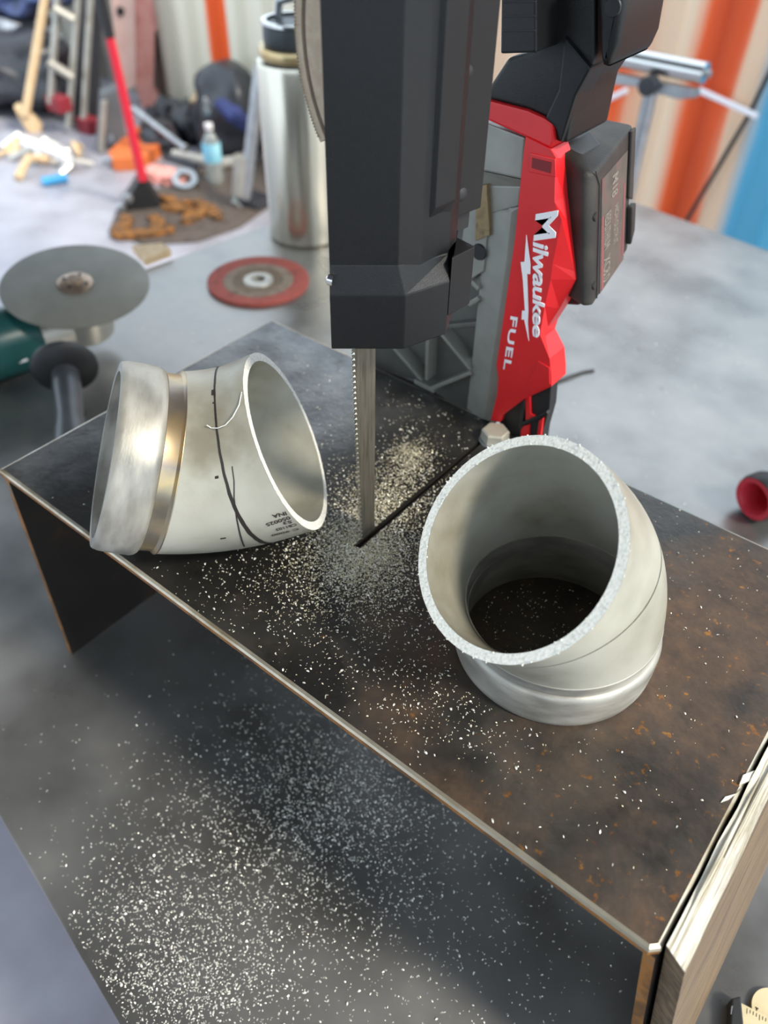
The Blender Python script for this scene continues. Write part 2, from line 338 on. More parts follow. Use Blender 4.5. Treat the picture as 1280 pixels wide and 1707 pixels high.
# ================================================================ ELBOWS
RB, RP = .1411, .0559
S0, RA, S1 = .0140, .1074, .0139      # straight neck, bend radius, straight mouth
LE = S0 + RA * math.pi / 4 + S1
def arcf(s):
    if s <= S0: return Vector((0, 0, s)), Vector((1, 0, 0)), Vector((0, 1, 0))
    a = min((s - S0) / RA, math.pi / 4); p = Vector((RA * (1 - math.cos(a)), 0, S0 + RA * math.sin(a)))
    e = max(0., s - S0 - RA * math.pi / 4); p += Vector((math.sin(a), 0, math.cos(a))) * e
    k = math.pi / 4 * max(0., s - .0350) / (LE - .0350)      # the collar and its weld stay square to the neck
    return p, Vector((math.cos(k), 0, -math.sin(k))), Vector((0, 1, 0))
def sweep(prof, n=96, closed=False, straight=0.):
    bm = bmesh.new(); rings = []
    for s, r in prof:
        c, a, b = arcf(s) if s > straight else (Vector((0, 0, s)), Vector((1, 0, 0)), Vector((0, 1, 0)))
        rings.append([bm.verts.new(c + (a * math.cos(2 * math.pi * k / n) + b * math.sin(2 * math.pi * k / n)) * r) for k in range(n)])
    prs = list(zip(rings, rings[1:])) + ([(rings[-1], rings[0])] if closed else [])
    for r0, r1 in prs:
        for k in range(n): bm.faces.new((r0[k], r0[(k + 1) % n], r1[(k + 1) % n], r1[k]))
    return bm
def lin(a, b, n): return [a + (b - a) * i / n for i in range(n + 1)]
def surf_line(fun, wid, lift=.00012, n=120, k0=0., k1=2 * math.pi, rad=RP):
    """thin painted line following s = fun(angle) on the pipe skin"""
    bm = bmesh.new(); prev = None
    for i in range(n + 1):
        t = k0 + (k1 - k0) * i / n; pr = []
        for d in (-1, 1):
            s = fun(t) + d * wid / 2 * (1 + .35 * noise.noise(Vector((t * 9, d, 2)))); c, a, b = arcf(s)
            pr.append(bm.verts.new(c + (a * math.cos(t) + b * math.sin(t)) * (rad + lift)))
        if prev: bm.faces.new((prev[0], prev[1], pr[1], pr[0]))
        prev = pr
    return bm
def elbow(label, at, rot, left):
    r = root('pipe_elbow', label, 'pipe elbow', at, group='cut stainless pipe elbows', rot=rot)
    prof = [(s, RP) for s in lin(.0362, LE, 22)] + [(s, RP - .0052) for s in lin(LE, .0362, 22)]
    bm = sweep(prof, closed=True)
    for f in bm.faces: pass
    part('elbow_wall', bm, pickled, r, smooth=True)
    # sawn rim
    n = 160; bm = bmesh.new(); c, a, b = arcf(LE); d = Vector((math.sin(math.pi / 4), 0, math.cos(math.pi / 4))); rr = []
    for rad in (RP - .00515, RP - .0035, RP - .0018, RP - .00005):
        rr.append([bm.verts.new(c + (a * math.cos(2 * math.pi * k / n) + b * math.sin(2 * math.pi * k / n)) * (rad + (.00008) * noise.noise(Vector((k * 1.3, rad * 9e3, 0)))) + d * (.0002 + .00016 * noise.noise(Vector((k * .9, rad * 4000, 3))))) for k in range(n)])
    for r0, r1 in zip(rr, rr[1:]):
        for k in range(n): bm.faces.new((r0[k], r0[(k + 1) % n], r1[(k + 1) % n], r1[k]))
    part('sawn_rim', bm, cut_m, r, label='bright freshly sawn rim')
    if not left:      # burrs hanging on the sawn rim
        bm = bmesh.new()
        for k in range(70):
            t = random.uniform(0, 2 * math.pi); rad = RP - random.choice((.0001, .0050)) + random.uniform(-.0003, .0004)
            q = c + (a * math.cos(t) + b * math.sin(t)) * rad + d * random.uniform(.0, .0008); box(q, [random.uniform(.0003, .0007)] * 3, bm, Matrix.Rotation(random.random() * 6, 3, (1, .4, .7)))
        part('burrs', bm, cut_m, r, kind='stuff')
    # collar: turned ring with rounded shoulder
    prof = [(0., .0500), (0., .0552), (.0008, .0558), (.004, .0567), (.012, .0572), (.0215, .0573), (.0238, .0567), (.0252, .0556), (.0258, .0545), (.0258, .0500)]
    bm = sweep(prof, closed=True, straight=.03); part('weld_collar', bm, ring_m, r, smooth=True, label='turned steel collar with rounded shoulder')
    prof = [(.0258, .0500), (.0258, .0543), (.030, .0541), (.0338, .0543), (.0350, .0556), (.0356, .0563), (.0364, .0561), (.0368, .0555), (.0368, .0500)]
    part('weld_seam', sweep(prof, closed=True, straight=0.), tint_m if left else ring_m, r, smooth=True, label='heat-tinted weld groove' if left else None)
    return r
import numpy as np
el = elbow('sawn steel pipe elbow standing on its collar, sawn mouth tilted up to the camera', (-.1001, .2853, 0), (0, 0, -1.9424), False)
part('scribe_line', surf_line(lambda t: .083 + .010 * math.cos(t - .4), .0007), ink, el, label='thin dark cut line')
elr = Matrix.Rotation(.8844, 3, 'Z') @ Matrix.Rotation(1.9467, 3, 'Y') @ Matrix.Rotation(3.3631, 3, 'Z')
ell = elbow('steel pipe elbow lying on its bend beside the blade, with a dark marker line', (-.3564, .1845, .0688), elr.to_euler(), True)


Ml = Matrix.Translation((-.3564, .1845, .0688)) @ elr.to_4x4()
def skin(t, s, lift=0.): c, a, b = arcf(s); return c + (a * math.cos(t) + b * math.sin(t)) * (RP + lift)
def proj(p):
    q = p - Vector((0, 0, H)); zz = -q.dot(B_); return CX + F * q.dot(R_) / zz, CY - F * q.dot(U_) / zz
vis = []
for i in range(400):
    for k in range(110):
        t = i * math.pi / 200; s_ = .037 + (LE - .037) * k / 109; q = Ml @ skin(t, s_); nn = (Ml.to_3x3() @ (skin(t, s_, 1.) - skin(t, s_))).normalized()
        if nn.dot(Vector((0, 0, H)) - q) > 0: vis.append((proj(q), t, s_))
def ts(px, py): return min(vis, key=lambda v: (v[0][0] - px) ** 2 + (v[0][1] - py) ** 2)[1:]
def painted(pxs, wid, name, lab=None, m=None):
    bm = bmesh.new(); prev = None; q0 = [ts(*p) for p in pxs]; q = [tuple(a + (b - a) * k / 8 for a, b in zip(u, v)) for u, v in zip(q0, q0[1:]) for k in range(8)] + [q0[-1]]
    for i, (t, s_) in enumerate(q):
        a = q[max(i - 1, 0)]; b = q[min(i + 1, len(q) - 1)]; d = Vector(((b[0] - a[0]) * RP, b[1] - a[1])).normalized(); n = Vector((-d.y, d.x)) * wid / 2
        pr = [bm.verts.new(skin(t + n.x * k / RP, s_ + n.y * k, .0003)) for k in (-1, 1)]
        if prev: bm.faces.new((prev[0], prev[1], pr[1], pr[0]))
        prev = pr
    return part(name, bm, m or ink, ell, label=lab)
mk = np.array([(math.cos(t), math.sin(t), 1, s_) for t, s_ in (ts(*p) for p in ((365, 613), (354, 657), (358, 700), (370, 775), (391, 833), (412, 875), (440, 907)))])
kf = np.linalg.lstsq(mk[:, :3], mk[:, 3], rcond=None)[0]
part('marker_line', surf_line(lambda t: float(kf[0] * math.cos(t) + kf[1] * math.sin(t) + kf[2]), .0027), ink, ell, label='dark marker cut line')
painted([(387, 777), (390, 800), (391, 830), (394, 862), (400, 890), (408, 910)], .0009, 'pencil_line', 'thin second pencil line')
painted([(354, 650), (355, 660), (356, 670)], .0032, 'ink_blot')
def stamp(txt, p0, p1, hgt):
    """text running from pixel p0 to p1, laid on the curved skin"""
    a, b = ts(*p0), ts(*p1); e = Vector(((b[0] - a[0]) * RP, b[1] - a[1])); up = Vector((-e.y, e.x)).normalized() * hgt
    bm = text_bm(txt, 0, 0, .02); xs = [v.co.x for v in bm.verts]; ys = [v.co.y for v in bm.verts]
    for v in bm.verts:
        q = Vector((a[0] * RP, a[1])) + e * ((v.co.x - min(xs)) / (max(xs) - min(xs))) + up * ((v.co.y - min(ys)) / (max(ys) - min(ys))); v.co = skin(q.x / RP, q.y, .0003)
    part('stamp', bm, ink2, ell)
stamp('INA', (476, 852), (453, 858), .0032); stamp('050025', (482, 860), (442, 872), .0032); stamp('S3', (486, 866), (472, 870), .003); stamp('CB1103', (492, 872), (458, 881), .003); stamp('C 9000', (497, 879), (452, 890), .0028)
# stains on the pickled skin
stain = mat('brown_stain', ['8f8570', '7d735f'], rough=.5, metal=.35, scale=60)
cur = [Ml.inverted() @ (Ml @ skin(*ts(x, y), lf)) for x, y, lf in ((345, 711, .002), (352, 713, .0006), (364, 717, .0022), (378, 711, .0026), (390, 697, .0022), (400, 676, .0014), (404, 655, .0006))]
part('curled_shaving', tube(cur, .0003, n=6), cut_m, ell, smooth=True, label='fine curled shaving stuck to the skin')
# ================================================================ end of block A
# ================================================================ BAND SAW
saw = root('band_saw', 'upright red and black cordless band saw with its blade through the slotted plate', 'band saw', (-.24, .44, 0))
def r2(px, py): d = ray(px, py); return Vector((d.x, d.y))
def hit(p, d, px, py):
    """plan point on the line p + t d that stands on pixel column (px, py)"""
    e = r2(px, py); p = Vector(p); d = Vector(d); det = d.x * -e.y + d.y * e.x
    t = (-p.x * -e.y + -p.y * e.x) / det
    return p + d * t
ZB = .150
A = P(552, 582, ZB).xy; B = P(673, 582, ZB).xy; Cc = P(743, 557, ZB).xy
back1, back2, back3 = Vector((-.2150, .3300)), Vector((-.2400, .3250)), Vector((-.2480, .3020))
guard = part('blade_guard', bmesh.new(), blackp, saw)      # filled below: lower nose of the guard
nrm_in = Vector((-.64, .77))
zt1, zt2 = .1800, .1945
dfr = (B - A).normalized()
Au = A + nrm_in * .0035 + dfr * .0004
Bu = hit(Au, dfr, 664, 445)
d1 = (Cc - B).normalized()
U2 = hit(Bu, d1, 708, 300); U3 = hit(U2, Vector((.15, 1)), 722, 300); U4 = hit(U3 + Vector((.0015, 0)), Vector((.06, 1)), 757, 300); 
F0 = U4 + Vector((-.010, .002)); F1 = hit(F0 + Vector((.004, .004)), Vector((.10, 1)), 806, 300)
bm = bmesh.new()
low = [A, B, Cc, back1, back2, back3]
v0 = [bm.verts.new((p.x, p.y, ZB)) for p in low]; v1 = [bm.verts.new((p.x, p.y, zt1)) for p in low]
Cu = U4 + Vector((.0002, -.001))
upl = [Au, Bu, Vector(Cu), back1 + Vector((-.001, 0)), back2, back3 + Vector((.0005, 0))]
zs = [zt2, zt2, zat(750, 422, Cu), zt2, zt2, zt2]
zs1 = [zt1, zt1, zt1, zt1, zt1, zt1]
v2 = [bm.verts.new((p.x, p.y, z)) for p, z in zip(upl, zs)]
bm.faces.new(v0[::-1])
for ra, rb in ((v0, v1), (v1, v2)):
    for i in range(6): bm.faces.new((ra[i], ra[(i + 1) % 6], rb[(i + 1) % 6], rb[i]))
bm.faces.new(v2)
bmesh.ops.recalc_face_normals(bm, faces=bm.faces); bev(bm, .0007, 2, 12)
for v in bm.verts: v.co -= ORG[saw.name]
bm.to_mesh(guard.data); bm.free()
ZTOP = .352
up = [Au, Bu, U2, U3, U4, back1 + Vector((-.001, 0)), back2, back3 + Vector((.0005, 0))]
bm = slab([(p.x, p.y) for p in up], zt2 - .004, ZTOP); bev(bm, .0006, 2, 8)
part('guard_column', bm, blackp, saw)
# raised rib on the column's side, with the chamfered foot
q0 = U2 + Vector((.0012, .0)); q1 = U3 + Vector((.0022, 0)); q2 = U4 + Vector((.0020, -.0004)); q3 = U4 + Vector((-.002, -.0004)); q4 = U2 + Vector((-.003, .002))
zf0 = zat(718, 345, U3); zf1 = zat(700, 388, U2)
bm = bmesh.new()
lo = [bm.verts.new((p.x, p.y, z)) for p, z in ((q1, zf0), (q2, zf0 + .001), (q3, zf0 - .012), (q4, zf0 - .012))]
hi = [bm.verts.new((p.x, p.y, ZTOP - .002)) for p in (q1, q2, q3, q4)]
bm.faces.new(lo[::-1]); bm.faces.new(hi)
for i in range(4): bm.faces.new((lo[i], lo[(i + 1) % 4], hi[(i + 1) % 4], hi[i]))
bmesh.ops.recalc_face_normals(bm, faces=bm.faces); bev(bm, .0005, 2, 12)
part('side_rib', bm, blackp, saw)
# rear flange, with a notch
fz0, fz1, fz2 = .162, zat(775, 378, F1), zat(775, 345, F1)
E0 = Cc + Vector((.0002, .0002)); E1 = P(783, 506, .1605).xy
flb = [E0, E1, E1 + Vector((-.03, .006)), E0 + Vector((-.018, .030))]
bm = slab([tuple(p) for p in flb], .1605, fz1); bev(bm, .0007, 2); part('lower_flange', bm, blackp, saw)
fl = [F0, F0 + Vector((.002, 0)), F1, F1 + Vector((-.03, .004)), F0 + Vector((-.03, .004))]
bm = slab([tuple(p) for p in fl], fz2, ZTOP - .001); bev(bm, .0007, 2); part('upper_flange', bm, blackp, saw)
fln = [F0 + Vector((-.001, .003)), F1 + Vector((-.006, -.001)), F1 + Vector((-.03, .002)), F0 + Vector((-.03, .004))]
part('flange_neck', slab([tuple(p) for p in fln], fz1 - .001, fz2 + .001), rubber, saw)
fd = (F1 - F0).normalized(); fn = Vector((fd.y, -fd.x, 0))
for px, py in ((777, 121), (768, 324)):
    m_ = hit(F0, fd, px, py); z_ = zat(px, py, m_)
    part('screw', lathe([(0, .0022), (.0022, .0018), (.0040, .0006), (.0042, -.001)], (m_.x, m_.y, z_), fn, 16), rubber, saw, smooth=True)
m_ = A + Vector((.0, .0016)); z_ = zat(548, 468, A)
sc_ = part('screw', lathe([(0, .0016), (.0018, .0016), (.0028, .0008), (.0030, -.002)], (m_.x - .0004, m_.y, z_), (-.9, -.3, .1), 14), chrome, saw, smooth=True, label='small bright screw')
# blade with real teeth
bx, by0, by1 = -.2388, .2800, .2925
def bpt(z):      # the guides twist the blade a little towards its top
    k = max(0., z) / .15; e = r2(588.5, 584); y = .2800 - .0030 * k; x1 = y * e.x / e.y
    f_ = Vector((bx * (1 - k) + x1 * k, y)); g_ = Vector((bx, by1)); return f_, g_
bm = bmesh.new(); z = -.06; rows = []
while z < .20:
    for dz, ex in ((0, 0), (.0004, .0011), (.0016, 0)):
        f_, g_ = bpt(z + dz); d_ = (f_ - g_).normalized(); n_ = Vector((-d_.y, d_.x)) * .00045; f_ = f_ + d_ * ex
        rows.append([bm.verts.new((q.x, q.y, z + dz)) for q in (f_ + n_, f_ - n_, g_ - n_, g_ + n_)])
    z += .0018
for r0, r1 in zip(rows, rows[1:]):
    for k in range(4): bm.faces.new((r0[k], r0[(k + 1) % 4], r1[(k + 1) % 4], r1[k]))
bm.faces.new(rows[0]); bm.faces.new(rows[-1])
bl = part('blade', bm, blade_m, saw)
bm = bmesh.new(); z = -.06; i = 0
while z < .20:
    f_, g_ = bpt(z); d_ = (f_ - g_).normalized(); n_ = Vector((-d_.y, d_.x)); o = n_ * (.0004 if i % 2 else -.0004)
    a = [bm.verts.new((q.x, q.y, zz)) for q, zz in ((f_ + d_ * .0014 + o, z + .0004), (f_ - d_ * .0002 + o - n_ * .0007, z), (f_ - d_ * .0002 + o + n_ * .0007, z), (f_ - d_ * .0002 + o, z + .0013))]
    for f in ((0, 1, 2), (0, 2, 3), (0, 3, 1), (1, 3, 2)): bm.faces.new([a[j] for j in f])
    z += .0018; i += 1
part('teeth', bm, tooth_m, bl, kind='stuff')
# drive wheel whose toothed band shows left of the guard
cw = Vector((-.1935, .2800, .285)); rw = .081; bm = bmesh.new(); rings = []
prof = [(.0165, -.0005), (.0006, 0), (0, -.0008), (0, -.0046), (.0012, -.0050), (.0012, -.0066), (0, -.0070), (0, -.0340), (.0165, -.0340)]
for i in range(41):
    t = math.radians(150 + 62 * i / 40); u = Vector((math.cos(t), 0, math.sin(t)))
    rings.append([bm.verts.new(cw + u * (rw + dr) + Vector((0, dy, 0))) for dy, dr in prof])
n_ = len(rings[0])
for a_, b_ in zip(rings, rings[1:]):
    for k in range(n_): bm.faces.new((a_[k], a_[(k + 1) % n_], b_[(k + 1) % n_], b_[k]))
bm.faces.new(rings[0]); bm.faces.new(rings[-1][::-1])
wh = part('drive_wheel', bm, tan_m, saw, smooth=True, label='tan grooved drive wheel rim carrying the blade')
bm = bmesh.new(); prev = None
for i in range(41):
    t = math.radians(150 + 62 * i / 40); u = Vector((math.cos(t), 0, math.sin(t))); pr = [bm.verts.new(cw + u * (rw - q) + Vector((0, .0009, 0))) for q in (.0050, .0066)]
    if prev: bm.faces.new((prev[0], prev[1], pr[1], pr[0]))
    prev = pr
part('groove', bm, mat('groove_shade', ['5c5048', '6b5e54'], rough=.7, scale=200), wh)  # dark strip painting the shade of the shallow groove
bm = bmesh.new()
for i in range(60):
    t = math.radians(151 + i); u = Vector((math.cos(t), 0, math.sin(t))); v = Vector((-math.sin(t), 0, math.cos(t))); p = cw + u * (rw - .001)
    a = [bm.verts.new(q) for q in (p - v * .0005, p + v * .0007, p + Vector((0, -.0011, 0)) + v * .0001, p + u * .0006)]
    for f in ((0, 1, 2), (0, 2, 3), (0, 3, 1), (1, 3, 2)): bm.faces.new([a[j] for j in f])
part('wheel_teeth', bm, tooth_m, wh, kind='stuff')
# ---- grey frame behind the throat
YW = .452
def pol(px, y): return [PY(x, z, y) for x, z in px]
webm = mat('grey_frame_web', ['5e5e5a', '686863'], rough=.5, metal=.3, scale=60)
web = [(600, 300), (600, 606), (640, 620), (690, 634), (716, 648), (745, 668), (782, 700), (800, 500), (812, 300)]
part('frame_web', ext(pol(web, YW), (0, .006, 0), bevel=.0006), webm, saw)
base_px = [(590, 560), (590, 645), (640, 652), (720, 676), (790, 700), (790, 560)]
part('web_shadow', ext(pol([(585, 604), (585, 640), (650, 650), (700, 664), (740, 678), (740, 655), (700, 640), (640, 618)], YW + .004), (0, .02, 0), bevel=.001), rubber, saw)  # black strip that paints in the shadow at the bottom of the web
def rib(a, b, wd, y=.4405, dep=.0125):
    pa, pb = PY(*a, y), PY(*b, y); d = (pb - pa).normalized(); n = Vector((d.z, 0, -d.x)) * wd
    return ext([pa + n, pb + n, pb - n, pa - n], (0, dep, 0), bevel=.0005)
for a, b, wd in (((655, 580), (702, 635), .0014), ((712, 560), (710, 634), .0014), ((730, 552), (783, 616), .0014), ((718, 648), (784, 622), .0015), ((690, 636), (722, 652), .0020), ((780, 508), (797, 498), .0016), ((785, 470), (797, 482), .0016)):
    part('rib', rib(a, b, wd), greyp, saw)
part('cross_rib', rib((740, 545), (795, 540), .0016, .4445, .008), webm, saw)
# upright bar with two facets, plan-bent
bl_, bmid, br_ = [(806, 395), (800, 470), (786, 608), (777, 690)], [(852, 352), (843, 440), (826, 560), (806, 699)], [(872, 340), (866, 400), (846, 540), (826, 706)]
bm = bmesh.new()
L0 = [PY(x, z, .4440) for x, z in [(812, 355)] + bl_]; M0 = [PY(x, z, .4375) for x, z in [(850, 349)] + bmid[0:1] + bmid[1:]]; R0 = [PY(x, z, .4395) for x, z in [(874, 345)] + br_[0:1] + br_[1:]]
va = [bm.verts.new(p) for p in L0]; vm = [bm.verts.new(p) for p in M0]; vr = [bm.verts.new(p) for p in R0]; wb = [bm.verts.new(p + Vector((0, .02, 0))) for p in L0]; wr = [bm.verts.new(p + Vector((0, .0245, 0))) for p in R0]
for i in range(4):
    for s0, s1 in ((va, vm), (vm, vr), (vr, wr), (wr, wb), (wb, va)): bm.faces.new((s0[i], s1[i], s1[i + 1], s0[i + 1]))
bm.faces.new((va[0], vm[0], vr[0], wr[0], wb[0])); bm.faces.new((va[-1], wb[-1], wr[-1], vr[-1], vm[-1]))
bmesh.ops.recalc_face_normals(bm, faces=bm.faces); bev(bm, .0006, 2, 20)
part('frame_bar', bm, greyp, saw)
part('frame_lug', ext(pol([(782, 312), (812, 312), (812, 385), (806, 452), (790, 462), (770, 470), (770, 400)], .4415), (0, .012, 0), bevel=.0006), greyp, saw)
part('frame_lug_hole', lathe([(.0, -.0012), (.0052, -.0012), (.0058, 0)], PY(799, 420, .4413), (0, 1, 0), 20), rubber, saw, smooth=True)
brass = mat('worn_brass_shim', ['7d6a4e', '93805f', '685840'], rough=.5, metal=.5, scale=120)
part('shim', ext(pol([(793, 312), (811, 308), (816, 392), (792, 402)], .4395), (0, .006, 0), bevel=.0004), brass, saw)
part('grey_block', ext(pol([(795, 204), (812, 206), (875, 230), (870, 299), (800, 284), (790, 284)], .4400), (0, .03, 0), bevel=.0012), greyp, saw)
bm = ext([PY(795, 284, .4400), PY(871, 300, .4400), PY(868, 312, .4440), PY(795, 310, .4440)], (0, .025, 0), bevel=.0004); part('grey_step', bm, greyp, saw)
part('grey_panel', ext(pol([(808, 309), (868, 311), (864, 344), (820, 356), (812, 350)], .4430), (0, .02, 0), bevel=.0008), greyp, saw)
# ---- red side cover
YR = .4330
red = [(870, 280), (858.4, 398.6), (849, 463), (838, 539), (827.4, 609), (830.6, 628), (828.7, 657.5), (818, 700.6), (833, 704), (835.5, 694), (873, 665.5), (919, 644), (919, 628), (916, 598), (909, 560), (913.7, 544), (932.6, 514.6), (959.5, 466), (958, 452.6), (946, 369), (940.6, 328.5), (937, 285), (934, 264), (929, 255), (917.5, 247), (876, 228)]
crease = [(926, 262), (925, 285), (924, 336), (936, 366), (921, 440), (918, 466), (908, 510), (903, 540), (900, 558)]
rim_ = [(934, 264), (937, 285), (940.6, 328.5), (946, 369), (958, 452.6), (959.5, 466), (932.6, 514.6), (913.7, 544), (909, 560)]
front = [(870, 280), (858.4, 398.6), (849, 463), (838, 539), (827.4, 609), (830.6, 628), (828.7, 657.5), (818, 700.6), (833, 704), (835.5, 694), (873, 665.5), (919, 644), (919, 628), (916, 598)] + crease[::-1] + [(917.5, 249), (876, 228)]
bm = bmesh.new(); fv = [bm.verts.new(PY(x, z, YR)) for x, z in front]; bm.faces.new(fv)
cv = fv[14:23][::-1]; rv = [bm.verts.new(PY(x, z, YR + .007)) for x, z in rim_]
for k in range(8): bm.faces.new((cv[k], cv[k + 1], rv[k + 1], rv[k]))
bm.faces.new((fv[13], rv[-1], cv[-1])); bm.faces.new((fv[23], cv[0], rv[0]))
be = [e for e in bm.edges if len(e.link_faces) == 1]
r_e = bmesh.ops.extrude_edge_only(bm, edges=be)
for v in [g_ for g_ in r_e['geom'] if isinstance(g_, bmesh.types.BMVert)]: v.co.y = YR + .020
bmesh.ops.recalc_face_normals(bm, faces=bm.faces)
cover = part('side_cover', bm, redp, saw)
redtop = [(812, 200.5), (876, 229), (917.5, 248), (923, 235), (921.5, 207), (905.5, 196.5), (879, 184.5), (812, 167)]
part('top_band', ext(pol(redtop, YR + .001), (0, .04, 0), bevel=.0014), redp, cover)
# slot in the cover: frame and a dark red plate painting the shade inside
part('slot_frame', ext(pol([(883, 255), (925, 265), (926, 296), (880, 287)], YR - .0009), (0, .002, 0), bevel=.0006), redp, cover)
part('slot_shade', ext(pol([(887, 263), (919, 271), (917, 289), (886, 280)], YR - .0012), (0, .002, 0)), mat('shaded_red', '7a0f14', rough=.5), cover)
# lower facet ridge and the logo field's raised rim
part('cover_ridge', ext([PY(898, 600, YR + .0002), PY(917, 612, YR + .0002), PY(918, 640, YR + .0002), PY(889, 656, YR + .0002), PY(880, 640, YR + .0002)], (0, -.0012, 0), bevel=.0005), redp, cover)
# lettering on the cover
def Q5(x, y): return PY(760 + x / 3.709, 280 + y / 3.709, YR - .0007)
o = Q5(476, 455); e1 = Q5(474, 1042) - o; e2 = Q5(572, 470) - o
bm = text_bm('ilwaukee', .5, .12, .018, .92); fit_text(bm, o, e1, e2, (0, -.0006, 0))
for v in bm.verts:      # the script tapers slightly towards its end
    k = (v.co - o).dot(e1) / e1.dot(e1); v.co -= e2 * ((v.co - o).dot(e2) / e2.dot(e2)) * (.36 * max(0, k - .05))
part('logo_lettering', bm, white_m, cover)
bm = text_bm('M', .5, .0, .03); o2 = Q5(494, 285); fit_text(bm, o2, Q5(480, 450) - o2, Q5(632, 262) - o2, (0, -.0006, 0)); part('logo_capital', bm, white_m, cover)
bolt = [(437, 412), (462, 598), (460, 655), (441, 652), (448, 884), (446, 925), (445, 960), (452, 1068), (424, 935), (408, 935), (411, 880), (429, 882), (416, 690), (402, 580), (426, 578)]
part('logo_bolt', ext([Q5(*p) for p in bolt], (0, -.0006, 0)), white_m, cover)
bm = text_bm('FUEL', .4, .15, .015, 1.1); o3 = Q5(338, 915); fit_text(bm, o3, Q5(292, 1245) - o3, Q5(384, 908) - o3, (0, -.0006, 0)); part('model_lettering', bm, white_m, cover)
# ---- motor vents under the cover
YV = .4380
part('vent_housing', ext(pol([(832, 702), (838, 690), (874, 663), (919, 642), (916, 680), (906, 716), (900, 760), (840, 760)], YV), (0, .010, 0), bevel=.001), rubber, saw)
part('vent_frame', ext(pol([(875, 664), (883, 660), (884, 690), (896, 696), (893, 700), (876, 704)], YV - .002), (0, .004, 0), bevel=.0005), redp, saw)
part('vent_frame', ext(pol([(868, 712), (882, 708), (880, 745), (866, 745)], YV - .002), (0, .004, 0), bevel=.0005), redp, saw)
part('vent_frame', ext(pol([(898, 702), (905, 697), (899, 745), (892, 745)], YV - .002), (0, .004, 0), bevel=.0005), redp, saw)
part('vent_rib', rib((868, 708), (912, 688), .0012, YV - .003, .004), rubber, saw)
part('vent_rib', rib((872, 668), (866, 715), .0015, YV - .003, .004), rubber, saw)
# ---- handle
hm = blackp
hand = [(893, -60), (893, 84), (846, 96), (812, 148), (812, 168), (879, 185), (905, 197), (921, 207), (924, 236), (945, 240), (955, 185), (962, 150), (986, 112), (992, 100), (992, -60)]
part('handle', ext(pol(hand, .4370), (0, .05, 0), bevel=.003, seg=3), hm, saw, smooth=True)
part('handle_fork', ext(pol([(940, 60), (985, 114), (960, 160), (935, 240), (926, 214), (908, 197), (930, 150)], .4340), (0, .02, 0), bevel=.0015), hm, saw)
grip = [(992, -70), (1000, 108), (1014, 114), (1030, 76), (1040, 10), (1042, -70)]
gr_ = part('handle_end', ext([PY(*p, .4300) for p in grip], (0, .05, 0), bevel=.004, seg=3), hm, saw, smooth=True)
eye = PY(1021, 12, .4296); part('lanyard_eye', lathe([(0, -.0004), (.0042, -.0004), (.0046, .0004)], eye, (0, 1, 0), 20), rubber, gr_, smooth=True)
part('ribbed_grip', ext(pol([(836, -60), (893, -60), (893, 88), (834, 90)], .4150), (0, .03, 0), bevel=.0012), hm, saw)
for y_ in (-20, 4, 28, 52):
    part('grip_line', rib((837, y_), (892, y_ - 1), .0005, .4147, .001), rubber, saw)
# ---- arm joining guard and body above the throat, and the lower wheel case under the plate
part('upper_arm', box((-.226, .392, .332), (.034, .150, .034), bevel=.004), blackp, saw)
part('lower_case', box((-.237, .362, -.066), (.046, .186, .108), bevel=.008), blackp, saw)
# ---- battery pack
Qt = PY(988, 280, .44); Qb = PY(987, 505, .44); zt_ = Qt.z
bx0, by0_ = Qt.x, .44
Q2 = P(1055, 207, zt_); zb_ = .118
bt = Vector((Q2.x - bx0, Q2.y - by0_)); bl2 = Vector((-.045, -.004))
plan = [Vector((bx0, by0_)) + bl2 * .42 + Vector((0, .006)), Vector((bx0, by0_)) + bl2 * .12, Vector((bx0, by0_)) + bt * .05, Vector((bx0, by0_)) + bt, Vector((bx0, by0_)) + bt + bl2, Vector((bx0, by0_)) + bl2 + Vector((0, .01))]
# lower end shrinks on a slant as in the photograph: bottom corner raked
bm = bmesh.new()
def sh(p, z):      # side leans outward with depth below
    k = (zt_ - z) / (zt_ - zb_); return Vector((p.x + .0165 * k, p.y, z))
zlow = [zb_, zb_, zb_, zb_ + .004, zb_ + .004, zb_]
tv = [bm.verts.new(sh(p, zt_ - (.004 if i in (1, 2) else 0))) for i, p in enumerate(plan)]; lv = [bm.verts.new(sh(p, z)) for p, z in zip(plan, zlow)]
bm.faces.new(tv); bm.faces.new(lv[::-1])
for i in range(6): bm.faces.new((tv[i], tv[(i + 1) % 6], lv[(i + 1) % 6], lv[i]))
bmesh.ops.recalc_face_normals(bm, faces=bm.faces); bev(bm, .0028, 3, 15)
bat = part('battery', bm, battp, saw, smooth=True)
sp0 = sh(Vector((bx0, by0_)) + bt * .05, zt_); sd = Vector((bt.x, bt.y, 0)).normalized(); dn = (sh(plan[2], zb_) - sh(plan[2], zt_)); sn = sd.cross(dn).normalized()
if sn.x < 0: sn = -sn
def side(u, v, lift=.0006): return sp0 + Vector((bt.x, bt.y, 0)) * .95 * u + dn * v + sn * lift
lab = mat('worn_battery_label', ['4a4540', '57514a', '6a4544'], rough=.55, scale=70)
lb = part('label', ext([side(.16, .14), side(.84, .14), side(.84, .97), side(.16, .97)], -sn * .002), lab, bat)
